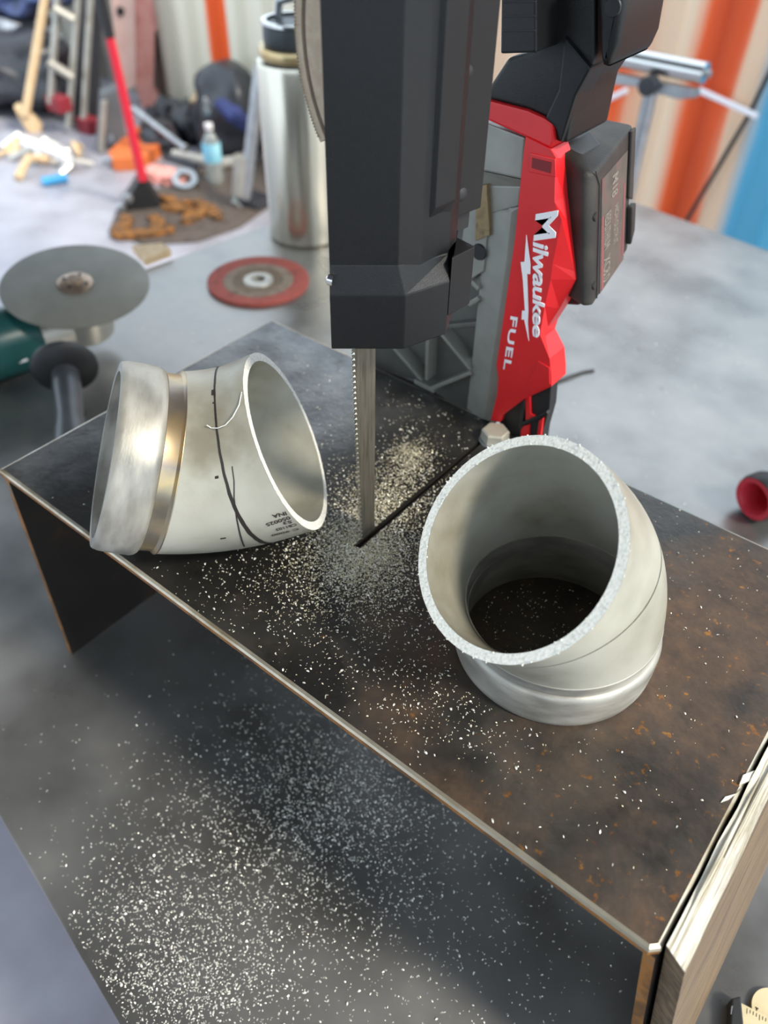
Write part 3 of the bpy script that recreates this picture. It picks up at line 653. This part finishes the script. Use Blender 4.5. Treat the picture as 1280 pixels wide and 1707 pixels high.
for s_, u0, u1, v0_, v1_ in (('M18', .42, .58, .20, .36), ('REDLITHIUM', .24, .40, .42, .68), ('HIGH OUTPUT', .50, .62, .44, .74), ('XC8.0', .24, .42, .74, .93)):
    b_ = text_bm(s_, .3, .1, .01); o_ = side(u0, v0_, .0008); fit_text(b_, o_, side(u0, v1_, .0008) - o_, side(u1, v0_, .0008) - o_, sn * .0003)
    part('label_print', b_, mat('faded_print', '7f786e', rough=.6) if 'faded_print' not in MATS else MATS['faded_print'], lb)
part('label_stripe', ext([side(.17, .40, .0008), side(.21, .40, .0008), side(.25, .96, .0008), side(.19, .96, .0008)], -sn * .001), mat('faded_red', '84484a', rough=.6), lb)
part('label_stripe', ext([side(.76, .36, .0008), side(.80, .36, .0008), side(.82, .92, .0008), side(.78, .92, .0008)], -sn * .001), MATS['faded_red'], lb)
for px, py in ((982, 366), (990, 487)):
    c_ = side(.03, .35 if py < 400 else .85, .0); part('screw_hole', lathe([(0, .0006), (.0026, .0006), (.0030, -.0005)], c_, sn, 14), rubber, bat, smooth=True)
part('end_lip', ext([side(.88, .02, 0), side(1.0, .02, 0), side(1.0, .55, 0), side(.88, .50, 0)], sn * .0022, bevel=.0008), battp, bat)
part('latch', ext([side(.90, .58, 0), side(1.02, .58, 0), side(1.02, .80, 0), side(.92, .88, 0)], sn * .004, bevel=.001), battp, bat)
part('seam', tube([side(.0, .04, .0005), side(.10, .16, .0006), side(.08, .97, .0006)], .0004, n=6), rubber, bat)
part('battery_carrier', ext(pol([(905, 232), (945, 240), (962, 262), (966, 510), (935, 508), (920, 480)], .4540), (0, .03, 0), bevel=.002), rubber, saw)
# mounting bolt at the end of the slot
bt_ = root('hex_bolt', 'hex-head bolt on the plate at the end of the saw slot', 'bolt', P(824, 733))
c0 = P(824, 733); bm = lathe([(.0, .0095), (.0092, .0095), (.0104, .0084), (.0106, .0)], c0, (0, 0, 1), 6); part('hex_head', bm, pickled, bt_)
part('washer', lathe([(.0, .0012), (.0115, .0012), (.0118, 0), (0, 0)], c0, (0, 0, 1), 28), galv, bt_, smooth=True)
# ================================================================ THINGS ON THE TABLE
# flap / grinding disc
dc = Vector((-.8471, .7572, ZT)); dk = root('grinding_disc', 'red-rimmed grinding disc lying flat on the table before the steel flask', 'grinding disc', dc)
disc_red = mat('disc_rim', ['8a4038', '9c4c42', '7a3a34'], rough=.75, scale=60, bump=.4, bscale=600)
disc_tan = mat('disc_face', ['75685a', '86786a', '6a5a4c'], rough=.8, scale=70, bump=.3, bscale=500)
part('rim', lathe([(.052, .0035), (.072, .0062), (.0765, .0052), (.0765, .0004), (.052, 0)], dc, n=56, closed=True), disc_red, dk, smooth=True)
part('face', lathe([(.022, .0016), (.038, .0046), (.053, .0042), (.053, .0002), (.022, .0002)], dc, n=48, closed=True), disc_tan, dk, smooth=True)
part('label_ring', lathe([(.024, .0036), (.038, .0052), (.0385, .0046), (.024, .003)], dc, n=40, closed=True), mat('disc_label', ['5f5244', '75624e'], rough=.7, scale=90), dk, smooth=True)
part('hub', lathe([(.0105, .0), (.0105, .006), (.012, .0064), (.022, .0055), (.0235, .003), (.0235, 0)], dc, n=36, closed=True), alu, dk, smooth=True, label='pale metal centre ring')
# steel flask
bc = Vector((-.9103, .9331, ZT)); bo = root('steel_flask', 'tall brushed steel flask with screw cap standing behind the saw', 'flask', bc)
part('body', lathe([(0, 0), (.058, 0), (.0615, .004), (.0615, .255), (.060, .262), (.055, .266), (0, .266)], bc, n=48), bottle_m, bo, smooth=True)
part('neck_band', lathe([(.0, .266), (.0545, .266), (.0555, .269), (.0555, .279), (.0545, .281), (0, .281)], bc, n=40), mat('neck_gold', ['b59a6a', 'd8c49a'], rough=.3, metal=.8, scale=30), bo, smooth=True)
cp = part('cap', lathe([(0, .281), (.046, .281), (.0475, .284), (.0475, .306), (.045, .309), (0, .309)], bc, n=40), mat('cap_grey', ['3d4245', '4b5053'], rough=.4, metal=.4, scale=20), bo, smooth=True)
part('cap_rim', lathe([(.0455, .3085), (.0485, .3085), (.0485, .3125), (.042, .3125)], bc, n=40, closed=True), chrome, cp, smooth=True)
tt = [bc + Vector((-.034, .0, .310)), bc + Vector((-.030, 0, .330)), bc + Vector((0, 0, .339)), bc + Vector((.030, 0, .330)), bc + Vector((.034, 0, .310))]
part('carry_loop', tube(tt, .006, n=10), galv, cp, smooth=True)
# angle grinder, lying with its disc up
gn_ = Vector((.1378, -.030, .99)).normalized(); gc = Vector((-.8800, .4815, -.1150)); gr = root('angle_grinder', 'teal angle grinder lying on its back with a thin cutting disc on top', 'angle grinder', (gc.x, gc.y, ZT))
cutd = mat('cutting_disc', ['6e6c64', '78766d', '828078'], rough=.5, metal=.25, scale=18, bump=.2, bscale=500)
part('cutting_disc', lathe([(0, .0012), (.088, .0012), (.09, .0006), (.09, -.0006), (.088, -.0012), (0, -.0012)], gc, gn_, 64), cutd, gr, smooth=True)
nut = part('flange_nut', lathe([(0, .010), (.008, .0098), (.009, .006), (.019, .0055), (.0215, .004), (.0215, .0012)], gc, gn_, 28), mat('nut_steel', ['8d7a6a', 'b49c88'], rough=.35, metal=.8, scale=90), gr, smooth=True)
for k in range(4):
    a_, b_ = frame(gn_); t = k * math.pi / 2 + .5; part('pin_hole', lathe([(0, .0064), (.0022, .0064), (.0024, .005)], gc + (a_ * math.cos(t) + b_ * math.sin(t)) * .0145, gn_, 10), rubber, nut, smooth=True)
part('spindle', lathe([(.012, -.001), (.012, -.016), (.018, -.018), (.018, -.030)], gc, gn_, 24), alu, gr, smooth=True)
gh = gc - gn_ * .052
part('gear_head', lathe([(0, -.022), (.030, -.022), (.037, -.016), (.039, .0), (.037, .018), (.030, .024), (0, .024)], gh, gn_, 32), alu, gr, smooth=True)
hdir = (P(-160, 620, gh.z) - gh); hdir.z = 0; hdir.normalize()
part('gear_case', tube([gh, gh + hdir * .045, gh + hdir * .062], [.030, .034, .037], n=20), alu, gr, smooth=True)
part('motor_body', tube([gh + hdir * .060, gh + hdir * .064, gh + hdir * .10, gh + hdir * .19, gh + hdir * .20], [.036, .041, .043, .043, .036], n=24), teal, gr, smooth=True)
tx = text_bm('OIL', .3, .0, .03); 
ndir = Vector((hdir.y, -hdir.x, 0)); ndir = ndir if ndir.dot(Vector((0, 0, 0)) - gh) > 0 else -ndir
o_ = gh + hdir * .128 + ndir * .0405 + Vector((0, 0, -.010)); fit_text(tx, o_, -hdir * .040, Vector((0, 0, .016)), ndir * .004); part('lettering', tx, white_m, gr)
part('nose_bumper', tube([gh + hdir * .075 + Vector((0, 0, -.036)), gh + hdir * .15 + Vector((0, 0, -.034))], .012, n=10), galv, gr, smooth=True)
hs = P(108, 612, -.150); he = P(118, 716, -.168); hd = (he - hs).normalized()
part('side_handle', lathe([(.010, -.035), (.012, 0), (.0155, .01), (.0165, .04), (.0150, .085), (.0175, .105), (.0172, .125), (.011, .132), (0, .133)], hs, hd, 24), mat('handle_grip', ['3b3d40', '4a4c4f'], rough=.3, scale=30), gr, smooth=True)
part('handle_flange', lathe([(.006, -.006), (.034, -.006), (.0375, -.002), (.0375, .002), (.034, .006), (.015, .012), (.006, .012)], hs, hd, 32, closed=True), rubber, gr, smooth=True)
# red-tipped tool at the right edge
td = (Vector((-.778, -.628, 0)) * .86 + Vector((.62, -.78, 0)) * .42); td.normalize(); tcn = Vector((P(1244, 862, ZT).x, P(1244, 862, ZT).y, ZT + .0262))
to = root('socket_tool', 'black tool with a red-lined socket end at the right table edge', 'tool', (tcn.x, tcn.y, ZT))
part('barrel', lathe([(.0185, 0), (.0235, .001), (.0255, -.004), (.0255, -.016), (.0225, -.024), (.0175, -.032), (.019, -.045), (.0205, -.07), (.0205, -.16), (.012, -.17), (0, -.17)], tcn, td, 32), rubber, to, smooth=True)
part('socket_lining', lathe([(.0232, .0016), (.0185, .0016), (.0160, -.004), (.0155, -.030), (0, -.032)], tcn, td, 32), mat('red_lining', 'd23a48', rough=.4), to, smooth=True)
# thin black wire by the saw
z_ = ZT + .0016
thing('wire', tube([P(884, 668, z_), P(900, 650, z_), P(918, 640, z_), P(950, 627, z_ + .001), P(972, 620, z_), P(990, 617, z_)], .0016, n=8), rubber, 'short thin black wire lying on the table behind the saw', 'wire', smooth=True)
# wooden wedge at the table corner
bm = ext([P(222, 421, ZT), P(272, 416, ZT), P(287, 427, ZT), P(243, 444, ZT)], (0, 0, .012), bevel=.001); thing('wood_offcut', bm, wood_l, 'small pale wooden offcut on the far left edge of the table', 'offcut')
# brass-coloured protractor square near the lower right corner
z_ = ZT + .004
cream = mat('aged_rule_face', ['c9b78e', 'd9c9a2', 'bfa97c'], rough=.5, metal=.2, scale=40)
pr_ = root('protractor', 'cream protractor square with black tick marks, lower right on the table', 'protractor', P(1262, 1700, ZT))
part('rule_blade', ext([P(1228.5, 1671, z_), P(1300, 1708, z_), P(1300, 1790, z_), P(1240, 1790, z_)], (0, 0, .0022), bevel=.0003), cream, pr_)
cd = P(1288, 1690, ZT); rd = (P(1250, 1680, ZT) - cd).length
part('rule_head', lathe([(0, .0035), (rd, .0035), (rd, .001), (0, .001)], cd, n=48), cream, pr_, smooth=True)
for k in range(9):
    x0, y0 = 1245 + 5.2 * k, 1680.6 + 2.7 * k; a_ = P(x0, y0, z_ + .0023); b_ = P(x0 - .6, y0 + (6 if k % 4 else 9), z_ + .0023); s_ = (P(x0 + .9, y0 + .4, z_ + .0023) - a_)
    part('tick', ext([a_, a_ + s_, b_ + s_, b_], (0, 0, .0001)), ink, pr_)
a_ = [P(x, y, ZT + .0037) for x, y in ((1259, 1678), (1264.5, 1681), (1261.6, 1684), (1261.4, 1686.5), (1260, 1686), (1260.6, 1683))]
part('arrow_mark', ext(a_, (0, 0, .0001)), ink, pr_)
bm = ext([P(1212, 1672, ZT), P(1227, 1668, ZT), P(1238, 1790, ZT), P(1205, 1790, ZT)], (0, 0, .010), bevel=.001)
kb = root('black_block', 'black block lying against the cream protractor', 'block', P(1220, 1700, ZT)); part('body', bm, rubber, kb)
part('wear_mark', ext([P(1219, 1677, ZT + .0101), P(1221.5, 1677, ZT + .0101), P(1219, 1691, ZT + .0101), P(1217.5, 1691, ZT + .0101)], (0, 0, .0002)), galv, kb)

# ================================================================ SWARF
def flakes(name, pts, m, label, sz):
    bm = bmesh.new()
    for p in pts:
        l = random.uniform(*sz) * random.choice((1, 1, .7, 1.3)); wd = l * random.uniform(.35, .7); a = random.random() * 6.283
        d = Vector((math.cos(a), math.sin(a), random.uniform(-.25, .25))); n = Vector((-d.y, d.x, random.uniform(-.6, .6))).normalized() * wd / 2
        cup = l * random.uniform(.10, .3); z0 = max(0, -d.z) * l / 2 + abs(n.z) + .0001
        c = p + Vector((0, 0, z0)); e = [c - d * l / 2, c + Vector((0, 0, cup)), c + d * l / 2]
        vs = [(bm.verts.new(q - n * k), bm.verts.new(q + n * k)) for q, k in zip(e, (.5, 1, .4))]
        for (a0, b0), (a1, b1) in zip(vs, vs[1:]): bm.faces.new((a0, b0, b1, a1))
    o = mesh_obj(name, bm, m, Vector((pts[0].x, pts[0].y, pts[0].z)), kind='stuff'); o['label'] = label; o['category'] = 'metal shavings'; return o
rg = random.gauss
def ok_plate(p):
    if not (XL + .004 < p.x < XR - .003 and YF + .003 < p.y < YB - .003): return False
    if SX0 - .0012 < p.x < SX1 + .0012 and p.y > SY: return False
    return not (.047 < math.hypot(p.x + .1001, p.y - .2853) < .0592)
pl = []
for (cx, cy, sx, sy, n) in ((608, 905, 42, 38, 2600), (600, 960, 75, 50, 1500), (690, 800, 38, 55, 1500), (560, 860, 40, 60, 700), (650, 1050, 130, 80, 900), (760, 1180, 100, 45, 420), (690, 690, 60, 60, 260), (450, 960, 90, 60, 600), (1140, 960, 90, 90, 160), (520, 640, 60, 60, 180), (900, 1010, 60, 45, 170), (880, 1250, 190, 90, 160), (1020, 1330, 120, 140, 60), (210, 760, 90, 60, 12)):
    k = 0
    while k < n:
        p = P(rg(cx, sx), rg(cy, sy))
        k += 1
        if ok_plate(p): pl.append(p)
big = [p for i, p in enumerate(pl) if i % 3 == 0]; small = [p for i, p in enumerate(pl) if i % 3]
flakes('plate_swarf', big, flake_m, 'bright curled steel shavings scattered over the rusty plate', (.0008, .0017))
# fine filings: dense by the blade, with a low mound
fine = list(small)
for (cx, cy, sx, sy, n) in ((606, 915, 36, 28, 3800), (585, 930, 62, 46, 3200), (685, 765, 18, 16, 1300), (640, 830, 36, 30, 2400)):
    for _ in range(n):
        p = P(rg(cx, sx), rg(cy, sy))
        if ok_plate(p):
            h = .004 * math.exp(-(((p.x - P(685, 765).x) / .010) ** 2 + ((p.y - P(685, 765).y) / .010) ** 2)); p.z += random.random() * h; fine.append(p)
flakes('fine_filings', fine, gold_m, 'dense golden steel filings heaped around the blade and slot', (.0005, .0011))
tbp = []
for (cx, cy, sx, sy, n) in ((560, 1310, 110, 85, 2600), (470, 1400, 150, 120, 2200), (300, 1560, 110, 90, 1300), (300, 1650, 90, 60, 1300), (600, 1560, 230, 120, 1000), (230, 1500, 60, 60, 250), (250, 1200, 150, 100, 60), (850, 1500, 150, 90, 120)):
    for _ in range(n):
        p = P(rg(cx, sx), rg(cy, sy), ZT); q = p - T0
        v = q.dot(Vector((.155, .988, 0)))
        if v > .004 and p.x > -.474 and not (p.y > .16 and p.x < -.47): tbp.append(p)
tbp = [p for p in tbp if p.x < .045]
flakes('table_swarf', tbp, flake_m, 'bright steel shavings strewn over the table below the plate', (.0008, .0017))
tb2 = []
for (cx, cy, sx, sy, n) in ((1080, 600, 120, 110, 110), (330, 560, 70, 50, 14)):
    for _ in range(n):
        p = P(rg(cx, sx), rg(cy, sy), ZT)
        if p.y > YB + .06 and p.y < 1.2: tb2.append(p)
flakes('stray_swarf', tb2, flake_m, 'few stray steel shavings on the table behind the stand', (.0012, .0026))
# ================================================================ WORKSHOP BACKGROUND
def fp(b): n = Vector((b.x, b.y, 0)).normalized(); return lambda px, py: PP(px, py, b, n), n
def upright(name, parts, label, cat, base_px):
    b = P(*base_px, ZF); f, n = fp(b); r = root(name, label, cat, b)
    for nm, px, th, m, off in parts:
        part(nm, ext([f(*p) + n * off for p in px], n * th, bevel=.004), m, r)
    return r
# wooden broom
b = P(48, 222, ZF); f, n = fp(b); r = root('wooden_broom', 'long wooden broom with a bare timber head leaning on the ladder', 'broom', b)
part('handle', tube([f(42, 192), f(82, -40)], .022, n=12), wood_l, r, smooth=True)
part('head', ext([f(24, 182), f(34, 176), f(72, 208), f(68, 222), f(52, 226), f(42, 214)], n * .07, bevel=.008), wood_l, r)
# folding ladder
b = P(125, 222, ZF); f, n = fp(b); r = root('step_ladder', 'silver and black folding ladder standing at the far left wall', 'ladder', b)
darkrail = mat('black_rail', ['34353a', '2a2b2f'], rough=.5, scale=8)
for x0, x1 in ((147, 126), (168, 158)): part('black_rail', tube([f(x0, -40) + n * .1, f(x1, 215) + n * .1], .035, n=4), darkrail, r)
for (x0, y0, x1, y1) in ((98, -30, 84, 172), (132, -30, 114, 210), (152, -30, 139, 205)): part('silver_rail', tube([f(x0, y0), f(x1, y1)], .017, n=8), alu, r, smooth=True)
for (x0, y0, x1, y1) in ((88, 10, 122, 30), (80, 100, 120, 126), (95, -28, 128, -10)): part('rung', tube([f(x0, y0) - n * .03, f(x1, y1) - n * .03], .022, n=8), alu, r, smooth=True)
for x, y in ((148, 208), (98, 172)): part('rubber_foot', box(f(x, y), (.11, .08, .07), bevel=.008), mat('red_rubber', '8a2430', rough=.6) if 'red_rubber' not in MATS else MATS['red_rubber'], r)
# pink machine column
upright('pink_column', [('column', ((224, -30), (264, -30), (267, 40), (258, 55), (256, 148), (268, 162), (262, 178), (238, 180), (228, 150)), .18, pinkm, 0), ('bracket_plate', ((182, -30), (224, -30), (226, 140), (208, 150), (193, 80)), .04, mat('pale_pink', ['e0b6aa', 'ecc9be'], rough=.5, scale=8), -.03), ('bolt_hole', ((194, 10), (202, 8), (208, 16), (203, 25), (195, 22)), .02, rubber, -.045)], 'pink painted machine column with a flanged top by the cream wall', 'machine', (245, 182))
# red-handled sweeper
b = P(240, 352, ZF); f, n = fp(b); r = root('red_sweeper', 'red-handled floor sweeper with a black wedge head', 'sweeper', b)
part('red_shaft', tube([f(238, 300), f(183, 62)], [.020, .017], n=14), red_m, r, smooth=True)
part('black_shaft', tube([f(183, 62), f(160, -40)], .020, n=14), rubber, r, smooth=True)
part('head', ext([f(236, 294), f(246, 300), f(272, 345), f(268, 356), f(210, 354), (f(206, 340))], n * .10, bevel=.01), rubber, r)
for x, y in ((203, 345), (214, 330), (268, 352)): part('bolt', lathe([(0, .02), (.016, .016), (.02, 0)], f(x, y), -n, 12), galv, r, smooth=True)
# orange board
bm = ext([P(x, y, ZF) for x, y in ((184, 275), (226, 232), (290, 228), (268, 262), (244, 284), (192, 286))], (0, 0, .06), bevel=.006); thing('orange_box', bm, orange_m, 'flat orange box lying on the floor behind the red sweeper', 'box')
# grey jack stand
upright('jack_stand', [('frame', ((168, 160), (196, 148), (214, 240), (196, 252), (186, 222), (174, 252), (162, 250)), .12, mat('grey_stand', ['55585c', '66696d'], rough=.5, scale=8), 0), ('bright_leg', ((168, 165), (178, 165), (172, 250), (163, 250)), .03, alu, -.04)], 'grey metal stand with a bright leg left of the red handle', 'stand', (190, 252))
thing('steel_bar', tube([P(222, 180, ZF + .24), P(302, 242, ZF + .13), P(310, 248, ZF + .12)], [.013, .013, .02], n=10), galv, 'long grey steel bar lying on top of the dark cloth heap', 'bar', smooth=True)
b = P(300, 222, ZF); f, n = fp(b); thing('timber_strip', tube([f(294, 218), f(334, 150)], .022, n=4), wood_l, 'short pale timber strip propped beside the dark bag', 'timber')
for i, (x, y, s_, mm, lb) in enumerate(((285, 216, .11, dark_m, 'black heap of cloth at the foot of the pink column'), (318, 232, .12, dark_m, 'black rag in front of the timber strip'), (290, 196, .06, teal, 'small teal canister in the floor clutter'), (270, 250, .10, dark_m, 'black pouch right of the orange box'), (330, 208, .09, teal, 'dark teal pouch beside the blue bag'))):
    c_ = P(x, y, ZF); thing('bundle', blob(c_ + Vector((0, 0, s_ * .6)), (s_ * 1.1, s_ * .9, s_ * .8), i, .45, 3, 2.2, ZF + .001), mm, lb, 'bundle', smooth=True)
for i, (x0, y0, x1, y1, r_, mm, lb) in enumerate(((330, 262, 352, 240, .02, chrome, 'bright steel rod lying left of the water bottle'), (262, 196, 300, 186, .018, galv, 'thin steel pipe at the foot of the pink column'), (276, 262, 330, 278, .02, dark_m, 'black pipe lying in front of the dark pouch'), (315, 215, 345, 226, .022, silver_scrap, 'pale steel tube beside the tool bag'), (172, 268, 200, 262, .012, galv, 'thin steel rod left of the orange box'))):
    thing('steel_rod', tube([P(x0, y0, ZF + r_ + .02), P((x0 + x1) / 2, (y0 + y1) / 2, ZF + r_ + .035), P(x1, y1, ZF + r_ + .02)], r_, n=8), mm, lb, 'rod', smooth=True)
# blue and black bag
b = P(380, 258, ZF); f, n = fp(b); r = root('tool_bag', 'black tool bag with blue panels slumped against the wall', 'bag', b); c_ = f(380, 188)
part('bag_body', blob(c_, (.20, .16, .22), 3, .25, 4, 1.6, ZF + .001), dark_m, r, smooth=True)
for off, a0 in ((-.05, 20), (.06, -30)): part('blue_panel', tube([f(362 + off * 60, 150) - n * .165, f(385 + off * 80, 168) - n * .19, f(412 + off * 60, 195) - n * .16], [.02, .036, .026], n=8), blue_m, r, smooth=True)
for x, y in ((343, 153), (345, 168)): part('buckle', lathe([(0, .02), (.014, .018), (.018, 0)], f(x, y) - n * .14, -n, 12), chrome, r, smooth=True)
# water bottle
b = P(360, 306, ZF); hb = zat(350, 212, b) - ZF; r = root('water_bottle', 'clear water bottle with a pale blue label standing on the floor', 'bottle', b)
part('shell', lathe([(0, 0), (.036, 0), (.040, .012), (.038, .03), (.040, hb * .55), (.040, hb * .72), (.020, hb * .90), (.015, hb * .92), (.015, hb)], b, n=24), clear_m, r, smooth=True)
part('label_band', lathe([(.0405, hb * .42), (.0412, hb * .43), (.0412, hb * .74), (.040, hb * .75)], b, n=24), label_blue, r, smooth=True)
part('cap', lathe([(.017, hb * .97), (.018, hb * .98), (.018, hb * 1.06), (0, hb * 1.065)], b, n=18), white_m, r, smooth=True)
# galvanised post on a foot, grey hose
b = P(412, 348, ZF); f, n = fp(b); r = root('galvanised_post', 'galvanised post with a bright clamp foot left of the flask', 'post', b)
part('pole', tube([f(408, 330), f(434, 110)], .026, n=12), galv, r, smooth=True)
part('inner_pole', tube([f(398, 325) , f(402, 260)], .03, n=10), alu, r, smooth=True)
part('clamp_foot', ext([f(386, 338), f(392, 334), f(424, 362), f(420, 370), (f(412, 370))], n * .05, bevel=.004), chrome, r)
part('base_block', box(f(425, 350) + n * .05, (.16, .12, .08), bevel=.01), dark_m, r)
f2 = lambda x, y: P(x, y, ZF + .03)
thing('grey_hose', tube([f2(440, 215), f2(432, 240), f2(418, 256), f2(395, 268), f2(370, 272), f2(340, 268), f2(310, 262), f2(290, 258)], .026, n=10), mat('hose_grey', ['a3a09a', 'b6b3ac'], rough=.5, scale=10), 'pale grey hose curling over the floor below the bag', 'hose', smooth=True)
thing('bent_pipe', tube([f2(436, 228) + Vector((0, 0, .1)), f2(428, 236), f2(410, 252), f2(384, 255)], .03, n=10), alu, 'short bent aluminium pipe lying above the grey hose', 'pipe', smooth=True)
# dirt patch with rusty offcuts
dirt = mat('oily_dirt', ['4a403a', '5c5048', '3a322c'], rough=.8, scale=14)
bm = ext([P(x, y, ZF) for x, y in ((182, 388), (196, 352), (260, 318), (330, 285), (440, 268), (470, 330), (400, 380), (330, 404), (240, 410))], (0, 0, .008)); thing('floor_mat', bm, dirt, 'dark oily mat of dirt on the floor under the sweeper head', 'mat')
for i, (x, y, a, l, lb) in enumerate(((205, 380, 2.2, .10, 'leftmost rusty strip on the dark mat'), (240, 392, 1.0, .13, 'bright rust strip slanting below the sweeper head'), (262, 376, 2.6, .08, 'short rusty strip touching the sweeper head'), (306, 352, .5, .11, 'orange rust strip right of the sweeper head'), (326, 362, 1.9, .09, 'rusty strip at the right of the dark mat'), (348, 352, 2.9, .12, 'brown strip nearest the galvanised post'), (290, 338, .2, .09, 'brown strip below the steel ring'))):
    c_ = P(x, y, ZF + .0085); d = Vector((math.cos(a), math.sin(a), 0)); e = Vector((-d.y, d.x, 0)); bm = bmesh.new()
    ext([c_ + d * (-l) + e * .02, c_ + d * (-l * .3) + e * .035, c_ + d * l * .2 + e * .012, c_ + d * l + e * .03, c_ + d * l * .9 - e * .02, c_ + d * l * .1 - e * .035, c_ - d * l * .8 - e * .015], (0, 0, .012), bm)
    bmesh.ops.triangulate(bm, faces=bm.faces); bmesh.ops.subdivide_edges(bm, edges=bm.edges, cuts=2)
    for v in bm.verts:
        if v.co.z > ZF + .012: v.co.z += .02 * abs(noise.noise(v.co * 18 + Vector((i, 0, 0))))
    thing('rusty_offcut', bm, rust_m, lb, 'offcut', group='rusty offcuts on the mat')
for i, (x, y, lb) in enumerate(((262, 298, 'pink rag beside the sweeper head'), (283, 302, 'salmon coloured rag beside the steel ring'))):
    c_ = P(x, y, ZF); thing('rag', blob(c_ + Vector((0, 0, .02)), (.09, .06, .035), i + 40, .5, 3, 2.5, ZF + .001), pinkm, lb, 'rag', smooth=True)
c_ = P(310, 312, ZF); thing('steel_ring', lathe([(.032, 0), (.055, 0), (.055, .05), (.032, .05)], c_ + Vector((0, 0, .005)), (.4, -.3, 1), 24, closed=True), galv, 'thick steel ring on the floor right of the sweeper', 'ring', smooth=True)
# silver scrap pile, blue marker
for i in range(14):
    x, y = random.uniform(25, 145), random.uniform(232, 285); c_ = P(x, y, ZF + .012); a = random.random() * 3.1; l = random.uniform(.05, .14)
    d = Vector((math.cos(a), math.sin(a), 0)); thing('metal_offcut', tube([c_ - d * l, c_ + Vector((0, 0, random.uniform(.01, .05))), c_ + d * l * .8 + Vector((random.uniform(-.04, .04), random.uniform(-.04, .04), 0))], random.uniform(.010, .022), n=6), silver_scrap if i % 3 else wood_l, 'pale offcut in the scrap heap under the ladder', 'offcut', group='scrap heap under the ladder')
bm = tube([P(70, 303, ZF + .02), P(112, 296, ZF + .02)], .020, n=10); thing('marker_pen', bm, cyan_m, 'bright blue marker lying on the floor before the scrap heap', 'marker', smooth=True)
for (x0, y0, x1, y1, lb) in ((42, 238, 70, 248, 'white tube lying at the left end of the scrap heap'), (72, 245, 112, 262, 'white tube lying across the middle of the scrap heap')): thing('white_tube', tube([P(x0, y0, ZF + .06), P(x1, y1, ZF + .05)], .03, n=10), white_m, lb, 'tube', smooth=True)
# dark sacks, far left
c_ = P(35, 168, ZF); thing('dark_sack', blob(c_ + Vector((0, 0, .17)), (.42, .34, .20), 60, .3, 4, 2.0, ZF + .001), dark_m, 'large dark plastic sack in the far left corner', 'sack', smooth=True)
b = P(35, 168, ZF); f, n = fp(b)
thing('grey_sack', blob(f(18, 72) + n * .15, (.30, .26, .11), 64, .35, 4, 2.0), mat('grey_plastic', ['6c7078', '9aa0aa', 'c4c8d0'], rough=.3, scale=9), 'pale grey plastic sack lying on the dark sack', 'sack', smooth=True)
thing('blue_sack', blob(f(40, -2) + n * .2, (.27, .25, .13), 66, .35, 4, 2.0), mat('blue_sack_plastic', ['2b3157', '42507e', '232428'], rough=.35, scale=8), 'dark blue sack on top of the sack pile beside the ladder', 'sack', smooth=True)
# roller stand against the painted wall
YS = 2.05
rb_ = PY(1085, 150, YS); rs = root('roller_stand', 'galvanised roller stand in front of the orange striped wall', 'roller stand', (rb_.x, YS, ZF))
ra, rbb = PY(985, 84, YS), PY(1176, 122, YS)
part('roller', tube([ra, rbb], .0235, n=24), chrome, rs, smooth=True)
part('axle_end', tube([rbb, rbb + (rbb - ra).normalized() * .012], .008, n=10), galv, rs, smooth=True)
part('pole', tube([(rb_.x, YS, rb_.z), (rb_.x, YS, ZF + .03)], .017, n=14), galv, rs, smooth=True)
part('bracket', ext([PY(x, y, YS - .02) for x, y in ((1012, 120), (1160, 150), (1158, 164), (1130, 166), (1100, 158), (1080, 160), (1060, 145), (1025, 142), (1012, 132))], (0, .03, 0), bevel=.003), galv, rs)
part('clamp_knob', lathe([(0, .03), (.022, .028), (.022, 0)], PY(1086, 140, YS - .02), (0, -1, 0), 16), dark_m, rs, smooth=True)
for k in range(3): t = k * 2.094 + .4; part('foot', tube([(rb_.x, YS, ZF + .16), (rb_.x + .28 * math.cos(t), YS + .28 * math.sin(t), ZF + .012)], .012, n=8), galv, rs, smooth=True)
wpp = lambda x, y, o: PP(x, y, wall_pt(-1) - wn * o, wn)
thing('wall_rod', tube([wpp(1165, 150, .03), wpp(1262, 194, .03)], .009, n=8), white_m, 'thin cream rod slanting across the orange stripe beside the roller', 'rod', smooth=True)
thing('wall_rod', tube([wpp(1045, 150, .03), wpp(985, 180, .03)], .009, n=8), white_m, 'thin cream rod slanting behind the roller stand pole', 'rod', smooth=True)
thing('wall_cable', tube([wpp(1290, 105, .02), wpp(1248, 192, .02), wpp(1190, 290, .02), wpp(1138, 378, .02), wpp(1095, 470, .02)], .007, n=8), rubber, 'dark cable hanging diagonally down the orange and blue wall', 'cable', smooth=True)
